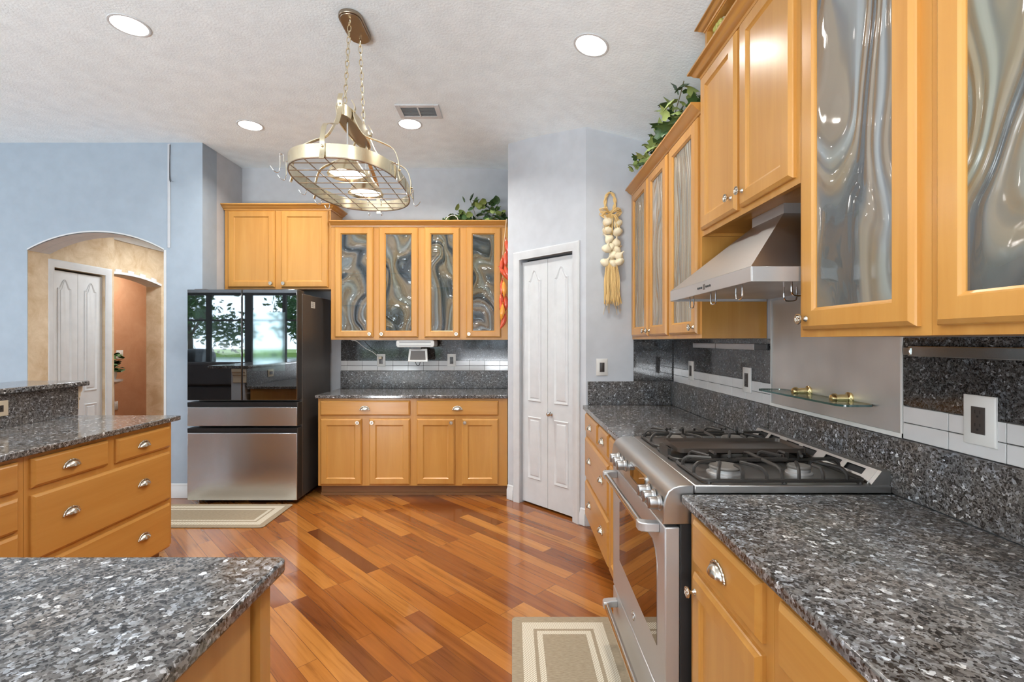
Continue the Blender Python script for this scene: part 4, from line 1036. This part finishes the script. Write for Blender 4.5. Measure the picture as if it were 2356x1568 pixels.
device('power_outlet', 'pale outlet plate low on the terracotta wall', (-5.5, 6.63, .462), PI/2, 'outlet', 'outlet', .08, .12, 'plate', 'plate')
# plug and cord up to the player
t = thing('power_lead', 'white cord and plug running from the back outlet up under the cabinets', 'cord', (-1.30, 4.74, 1.19))
MB().box(-1.318, -1.286, 4.712, 4.7415, 1.180, 1.208).build('plug', M['almond'], t, bevel=.004)
MB().tube(bez([(-1.302, 4.715, 1.20), (-1.325, 4.70, 1.215), (-1.36, 4.68, 1.250), (-1.43, 4.66, 1.290), (-1.50, 4.63, 1.355), (-1.52, 4.60, 1.3685), (-1.10, 4.58, 1.3675)], 6), .0032, 6).build('cable', M['whitewire'], t)
# cabinet-mounted player with a hinged screen
t = thing('kitchen_player', 'white under-cabinet player with a small screen folded down', 'media player', (-.905, 4.50, UZ0))
MB().prism(rounded(-1.085, -.728, 1.302, 1.3712, .022), 'y', 4.475, 4.68).build('case', M['player'], t, bevel=.004)
MB().box(-1.055, -.76, 4.4725, 4.477, 1.346, 1.352).box(-1.055, -.76, 4.4725, 4.477, 1.312, 1.316).build('disc_slot', M['plate_dark'], t)
MB().box(-.955, -.855, 4.50, 4.53, 1.284, 1.304).build('hinge', M['plate_dark'], t, bevel=.003)
s_ = MB().loops([[(-.985 - e, 4.515+d, 1.163), (-.795 + e, 4.515+d, 1.163), (-.805 + e, 4.53+d, 1.288), (-.975 - e, 4.53+d, 1.288)] for d, e in ((0, 0), (.018, 0))]).build('screen_frame', M['player'], t, bevel=.004)
MB().loops([[(-.963, 4.5165+d, 1.183), (-.817, 4.5165+d, 1.183), (-.823, 4.5277+d, 1.268), (-.957, 4.5277+d, 1.268)] for d in (-.003, .004)]).build('screen', M['screen'], s_)
MB().tube(bez([(-.92, 4.54, 1.165), (-.905, 4.55, 1.130), (-.885, 4.56, 1.130), (-.875, 4.57, 1.170)], 5), .003, 6).build('cable_loop', M['wire'], t)

# ------------------------------------------------------------------ things on the range wall
t = thing('knife_strip', 'brushed magnetic knife strip with a dark end, deep in the corner', 'knife rack', (XR-.016, 2.65, 1.33))
MB().box(XR-.022, XR-.0085, 2.31, 3.09, 1.317, 1.347).build('strip', M['steel_h'], t, bevel=.002)
MB().box(XR-.0225, XR-.0085, 2.192, 2.308, 1.317, 1.347).build('end_block', M['black'], t, bevel=.002, label='black end block')
MB().box(XR-.0228, XR-.021, 2.744, 2.748, 1.317, 1.347).build('joint', M['black'], t)
t = thing('knife_strip', 'brushed magnetic knife strip over the outlet, on the near side of the range', 'knife rack', (XR-.016, 1.05, 1.33))
MB().box(XR-.022, XR-.0085, .72, 1.412, 1.315, 1.345).build('strip', M['chrome'], t, bevel=.002)
MB().box(XR-.026, XR-.0085, 1.400, 1.424, 1.319, 1.341).build('end_clip', M['chrome'], t, bevel=.002)
t = thing('glass_shelf', 'narrow clear glass shelf on brass studs behind the range', 'shelf', (XR-.06, 1.82, 1.15))
pl = rounded(1.066, XR-.0065, 1.548, 2.088, .03, 5)
MB().loops([[(x, y, z) for x, y in pl] for z in (1.146, 1.153)], True, True).build('glass_plate', M['shelf_glass'], t)
ring = MB()
n_ = len(pl)
ring.add([(x, y, 1.1462) for x, y in pl] + [(x, y, 1.1528) for x, y in pl], [(i, (i+1) % n_, n_ + (i+1) % n_, n_ + i) for i in range(n_)])
ring.v = [(1.1225 + (x-1.1225)*1.004, 1.818 + (y-1.818)*1.001, z) for x, y, z in ring.v]
ring.build('glass_edge', M['shelf_edge'], t, label='green edge of the glass')
for y in (1.675, 1.905):
    MB().lathe([(.021, 0), (.021, .006), (.016, .009), (.013, .016), (.0135, .030), (.012, .048), (.0165, .050), (.0165, .058), (.011, .067), (0, .070)], 20, (XR-.0063, y, 1.160), '-x').build('brass_stud', M['brass'], t)

# ------------------------------------------------------------------ garlic braid, red peppers
GX, GY = .715, YP - .035
t = thing('garlic_braid', 'braid of pale garlic bulbs with raffia bow and straw tail on the wall', 'garlic braid', (GX, YP, 2.0))
MB().tube([(GX+.005, YP-.001, 2.452), (GX+.005, YP-.028, 2.449)], .0025, 6).ball((GX+.005, YP-.03, 2.450), .005).build('nail', M['wire'], t)
cord = [(GX+.002 + .036*math.sin(2*PI*k/26)*(1 if k < 26 else 1), GY+.012, 2.372 + .072*math.cos(2*PI*k/26)) for k in range(27)]
mb = MB()
for s in (0, PI): mb.tube([(x + .006*math.cos(k*1.1+s), y + .006*math.sin(k*1.1+s), z) for k, (x, y, z) in enumerate(cord)], .0075, 6)
mb.build('rope_loop', M['raffia'], t)
mb = MB()
for side in (-1, 1):
    for k in range(14):
        a = random.uniform(.2, 1.3); ln = random.uniform(.05, .085); dz = random.uniform(-.012, .02)
        p0 = (GX, GY, 2.283); p1 = (GX + side*ln*.6, GY-.02-random.random()*.02, 2.302+dz); p2 = (GX + side*ln, GY-.01, 2.285+dz*1.5); p3 = (GX + side*ln*.45, GY-.015, 2.258 + dz)
        mb.tube(bez([p0, p1, p2, p3, p0], 4), .0026, 5)
for k in range(34):
    x = GX + random.uniform(-.012, .07)*(1 if k % 2 else -1.0)
    ln = random.uniform(.06, .16)
    mb.tube(bez([(GX + random.uniform(-.01, .01), GY-.02, 2.28), (GX + (x-GX)*.6, GY-.04-random.random()*.015, 2.255), (x, GY-.03-random.random()*.015, 2.28-ln)], 4), .0019, 4)
mb.build('raffia_bow', M['raffia'], t)
def garlic_mesh():
    rings = []; n = 24
    for h, r in ((-.030, .006), (-.028, .016), (-.018, .030), (-.004, .034), (.010, .028), (.020, .017), (.028, .008), (.040, .005), (.052, .004)):
        rings.append([(r*(1 + .10*abs(math.cos(2.5*2*PI*j/n)))*math.cos(2*PI*j/n), r*(1 + .10*abs(math.cos(2.5*2*PI*j/n)))*math.sin(2*PI*j/n), h) for j in range(n)])
    me = MB().loops(rings).mesh('garlic_bulb', 60); me.materials.append(M['garlic']); return me
gm = garlic_mesh()
gp = [(-.028, 2.225), (.050, 2.215), (-.022, 2.165), (.046, 2.150), (-.012, 2.100), (.040, 2.075), (-.030, 2.030), (.046, 2.020), (.016, 1.985), (.058, 1.975), (-.038, 1.930), (.022, 1.925), (.058, 1.935), (-.004, 2.045)]
for k, (dx, z) in enumerate(gp):
    link_mesh('garlic_bulb', gm, t, (dx, -.050 - (.018 if k % 3 == 0 else 0), z - 2.0), (random.uniform(.5, 1.5)*(1 if k % 2 else -.2) - (.3), random.uniform(-.9, .9), random.uniform(0, 6)))
mb = MB()
for k in range(70):
    a = random.uniform(-1, 1); b = random.uniform(0, 1)
    xb = GX + .004 + a*.040; xm = GX + .006 + a*.050 + random.uniform(-.012, .012); xe = GX + .012 + a*.058 + random.uniform(-.012, .012)
    mb.tube(bez([(xb, GY - .012 - b*.022, 1.925), (xm, GY - .006 - b*.034, 1.80), (xe, GY - .004 - b*.036, 1.615 + random.uniform(0, .05))], 5), .0032, 5)
for k in range(8):
    xe = GX + random.uniform(-.05, .09)
    mb.tube(bez([(GX, GY-.01, 1.95), (GX, GY+.005, 1.80), (xe, GY+.02, 1.57 + random.uniform(-.02, .03))], 5), .0012, 4)
mb.build('straw_tail', M['raffia'], t)
MB().tube([(GX+.002, GY-.005, 2.29), (GX+.012, GY-.002, 2.1), (GX+.006, GY-.004, 1.92)], .009, 8).build('braided_stem', M['raffia'], t)

t = thing('chili_ristra', 'hanging string of glossy red and orange peppers at the cabinet end', 'pepper string', (-.080, 4.368, 2.40))
MB().tube([(-.052, 4.393, 2.474), (-.058, 4.390, 2.40), (-.075, 4.372, 2.25), (-.082, 4.370, 2.17), (-.084, 4.370, 1.56)], .004, 6).tube(bez([(-.052, 4.43, 2.483), (-.052, 4.41, 2.4835), (-.052, 4.393, 2.474)], 4), .004, 6).build('twine', M['twine'], t)
def pepper_mesh():
    rings = []
    for k in range(11):
        f = k/10; r = .0225*(math.sin(PI*min(1, f*1.9+.16)/2) if f < .45 else (1-((f-.45)/.55)**1.6)) + .0015
        rings.append([(r*math.cos(2*PI*j/12) + .012*math.sin(f*2.2), r*.8*math.sin(2*PI*j/12), -.145*f) for j in range(12)])
    return MB().loops(rings).tube([(0, 0, -.003), (.002, 0, .012), (-.003, 0, .024)], .004, 6).mesh('pepper', 60)
pm1 = pepper_mesh(); pm1.materials.append(M['pepper']); pm2 = pepper_mesh(); pm2.materials.append(M['pepper2'])
for k, (dx, dy, z, tilt, rz, m) in enumerate([(.024, 0, 2.285, -.05, 0, 0), (.022, -.02, 2.17, .10, 1, 0), (-.008, .0, 2.12, .22, 2, 0), (.016, -.03, 2.04, -.18, .5, 0), (-.030, -.028, 2.02, -.55, 0, 0),
                                               (-.010, -.01, 1.915, .15, 3, 0), (.004, -.035, 1.90, .05, .4, 1), (.024, -.005, 1.77, .12, 1, 0), (-.020, -.03, 1.725, .0, 2, 0), (-.004, -.04, 1.690, .18, 0, 1), (.022, -.022, 1.605, .42, 0, 0), (-.018, .0, 1.79, .1, 0, 0)]):
    link_mesh('pepper', pm2 if m else pm1, t, (dx, dy, z - 2.40), (0, tilt, rz*.3))

# ------------------------------------------------------------------ greenery on the cabinets
def leaf_geo(mb, c, size, yaw, pitch, roll, ivy):
    if ivy: out = [(0, 0), (.30, -.12), (.52, .10), (.34, .30), (.40, .56), (.18, .58), (0, 1.0), (-.18, .58), (-.40, .56), (-.34, .30), (-.52, .10), (-.30, -.12)]
    else: out = [(0, 0), (.22, -.08), (.44, .12), (.50, .40), (.36, .72), (.12, .93), (0, 1.0), (-.12, .93), (-.36, .72), (-.50, .40), (-.44, .12), (-.22, -.08)]
    R = Matrix.Rotation(yaw, 3, 'Z') @ Matrix.Rotation(pitch, 3, 'X') @ Matrix.Rotation(roll, 3, 'Y')
    vs_l = [R @ Vector((x*size, y*size, -abs(x)*size*.35 - (y*y)*size*.22)) + Vector(c) for x, y in out] + [R @ Vector((0, .45*size, .03*size)) + Vector(c)]
    n = len(out); mb.add(vs_l, [(i, (i+1) % n, n) for i in range(n)])
def plant(name, label, cat, loc, spots, ivy, sizes, light_share, stems):
    t = thing(name, label, cat, loc)
    a, b = MB(), MB()
    for p in spots:
        mb = b if random.random() < light_share else a
        leaf_geo(mb, p, random.uniform(*sizes), random.uniform(0, 2*PI), random.uniform(-.5, 1.3), random.uniform(-.7, .7), ivy)
    a.build('dark_leaves', M['leaf'], t, smooth=60); b.build('pale_leaves', M['leaf2'], t, smooth=60, label='yellow green variegated leaves')
    mb = MB()
    for st in stems: mb.tube(bez(st, 5), .0025, 5)
    mb.build('stems', M['stem'], t)
    return t
ZP = UZ1 + .0495
sp_ = []
for k in range(120):
    f = random.random(); x = -.62 + f*.55; hgt = .20*math.exp(-((x+.30)/.17)**2) + .035
    sp_.append((x, 4.50 + random.uniform(0, .2), ZP + .012 + random.uniform(0, 1)*hgt))
for p in ((-.40, 4.52, ZP+.225), (-.13, 4.55, ZP+.235), (-.15, 4.55, ZP+.19), (-.12, 4.53, ZP+.15), (-.53, 4.5, ZP+.12), (-.44, 4.5, ZP+.20), (-.06, 4.5, ZP+.11)): sp_.append(p)
plant('artificial_plant', 'round-leaved trailing greenery lying on top of the swirled glass cabinets', 'plant', (-.33, 4.58, UZ1), sp_, False, (.035, .085), .28,
      [[(-.33, 4.58, ZP), (-.36, 4.55, ZP+.12), (-.40, 4.52, ZP+.225)], [(-.25, 4.58, ZP), (-.16, 4.56, ZP+.12), (-.13, 4.55, ZP+.235)], [(-.33, 4.56, ZP+.002), (-.5, 4.52, ZP+.03), (-.66, 4.48, ZP+.006)], [(-.3, 4.56, ZP+.002), (-.15, 4.53, ZP+.05), (-.06, 4.5, ZP+.10)]])
o = MB().tube(bez([(-.62, 4.45, ZP+.003), (-.59, 4.43, ZP+.035), (-.545, 4.425, ZP+.05), (-.51, 4.43, ZP+.03), (-.50, 4.44, ZP+.003)], 6), .004, 6).build('white_cable', M['whitewire'], None)
tag(o, 'short loop of white cord at the foot of the round-leaved greenery', 'cord')
sp_ = []
for k in range(85):
    y = random.uniform(2.42, 3.30); h = .05 + .15*math.exp(-((y-2.62)/.25)**2) + .05*math.exp(-((y-3.05)/.15)**2)
    sp_.append((.885 + random.uniform(-.055, .09), y, ZP + .045 + random.random()*h))
plant('ivy_garland', 'variegated ivy garland trailing along the cabinet top by the sloping ceiling', 'plant', (.93, 2.86, UZ1), sp_, True, (.05, .095), .33,
      [[(.94, 3.3, ZP), (.90, 3.1, ZP+.06), (.92, 2.9, ZP+.03), (.90, 2.7, ZP+.10), (.88, 2.5, ZP+.17), (.87, 2.42, ZP+.20)], [(.93, 2.9, ZP+.002), (.93, 2.7, ZP+.05), (.92, 2.45, ZP+.05)]])
# plant in the far room, on a white stand
t = thing('plant_stand', 'white plant stand mostly hidden behind the hall door casing', 'stand', (-5.16, 6.15, 0))
MB().lathe([(.13, 0), (.13, .03), (.04, .06), (.035, .80), (.12, .84), (.125, .865), (0, .865)], 20, (-5.16, 6.15, 0)).build('column', M['white'], t)
t = thing('potted_fern', 'drooping green fern peeking out past the hall door casing', 'plant', (-5.16, 6.15, .866))
MB().lathe([(.05, 0), (.07, .10), (.075, .11), (.06, .11), (.05, .02), (0, .02)], 18, (-5.16, 6.15, .866)).build('pot', M['white'], t)
a = MB()
for k in range(70):
    an = random.uniform(0, 2*PI); rr = random.uniform(.02, .13)
    leaf_geo(a, (-5.16 + rr*math.cos(an), 6.15 + rr*math.sin(an), 1.0 + random.uniform(-.05, .22)), random.uniform(.06, .12), an, random.uniform(-.6, .6), 0, False)
a.build('fronds', M['leaf'], t)

# ------------------------------------------------------------------ marks on the arch wall
o = MB().box(-3.005+.018, -2.968+.005, YA-.006, YA-.0002, 2.168, CEIL-.01).build('cable_raceway', M['wall'], None, bevel=.002)
tag(o, 'slim painted cable channel running up the pale wall beside the archway', 'cable channel')
o = MB().tube(bez([(-2.966, YA-.004, 3.06), (-2.967, YA-.006, 2.86), (-2.962, YA-.012, 2.76), (-2.945, YA-.03, 2.735), (-2.932, YA-.045, 2.725)], 6), .0035, 6).build('loose_wire', M['wire'], None)
tag(o, 'black wire poking out of the pale wall beside the cable channel', 'wire')

# ------------------------------------------------------------------ living room and garden, seen in the fridge's mirror doors
t = thing('sofa', 'dark sofa in front of the patio glazing', 'sofa', (-6.3, -2.3, 0))
MB().box(-7.9, -4.7, -2.7, -1.75, .10, .45).build('seat', M['sofa'], t, bevel=.04)
MB().box(-7.9, -4.7, -1.95, -1.70, .45, .93).build('backrest', M['sofa'], t, bevel=.05)
for x in (-7.95, -4.9): MB().box(x, x+.25, -2.7, -1.75, .10, .65).build('armrest', M['sofa'], t, bevel=.04)
for x in (-7.8, -4.85):
    for y in (-2.6, -1.85): MB().box(x, x+.08, y, y+.08, 0, .10).build('leg', M['black_matte'], t)
struct('ground_patio', MB().box(-14, 2, -6.5, -3.5, -.2, -.03), M['patio'], 'patio slab', 'ground')
struct('ground_lawn', MB().box(-40, 20, -11, -6.5, -.4, -.10), M['lawn'], 'lawn sloping to the lake', 'ground')
struct('water_lake', MB().box(-60, 40, -40, -11, -.6, -.25), M['water'], 'lake beyond the lawn', 'water')
struct('ground_far_bank', MB().box(-60, 40, -60, -40, -.6, .2), M['lawn'], 'far bank of the lake', 'ground')
def tree(x, y, h, r, label, n=5200):
    t = thing('garden_tree', label, 'tree', (x, y, -.1), 0, 'garden trees')
    MB().tube(bez([(x, y, -.1), (x+.1, y, h*.3), (x-.1, y, h*.6), (x+.1, y, h*.9)], 5), [.14 - .1*k/15 for k in range(16)], 8).tube(bez([(x, y, h*.28), (x+r*.4, y, h*.5), (x+r*.8, y+.2, h*.72)], 5), .05, 6).tube(bez([(x, y, h*.35), (x-r*.4, y, h*.55), (x-r*.7, y-.2, h*.75)], 5), .05, 6).build('trunk', M['bark'], t)
    mb = MB(); cl = [(x + random.uniform(-r, r)*.8, y + random.uniform(-r, r)*.7, h*random.uniform(.36, 1.0)) for _ in range(20)]
    for k in range(n):
        c = random.choice(cl); p = Vector(c) + Vector((random.gauss(0, 1), random.gauss(0, 1), random.gauss(0, .8)))*r*.24
        s = random.uniform(.06, .15); u = Vector((random.gauss(0, 1), random.gauss(0, 1), random.gauss(0, 1))).normalized(); v = u.orthogonal().normalized()
        mb.add([p - u*s, p + v*s*.45, p + u*s, p - v*s*.45], [(0, 1, 2, 3)])
    mb.build('foliage', M['tree'], t, smooth=0)
tree(-10.2, -7.0, 4.6, 1.5, 'leafy tree on the lawn nearer the patio'); tree(-5.6, -7.0, 4.6, 1.5, 'taller leafy tree on the lawn')
tree(-15.5, -9.0, 5.4, 1.7, 'wide leafy tree by the water'); tree(-2.2, -9.6, 4.2, 1.3, 'leafy tree behind the kitchen window'); tree(1.2, -7.5, 3.8, 1.2, 'leafy tree facing the kitchen window')
tree(-7.6, -10.6, 5.0, 1.5, 'slim leafy tree between the two lawn trees')
t = thing('barbecue_grill', 'black covered barbecue on the patio', 'grill', (-8.3, -4.6, -.03))
MB().prism([(-4.9, .80), (-4.3, .80), (-4.3, .98), (-4.42, 1.16), (-4.78, 1.16), (-4.9, .98)], 'x', -8.75, -7.95).build('lid', M['black'], t, bevel=.02)
MB().box(-8.75, -7.95, -4.9, -4.3, .60, .80).build('firebox', M['black_matte'], t)
MB().box(-9.1, -7.6, -4.8, -4.35, .74, .78).build('side_shelf', M['steel'], t)
MB().box(-8.7, -8.0, -4.85, -4.35, -.03, .60).build('cart', M['black_matte'], t)
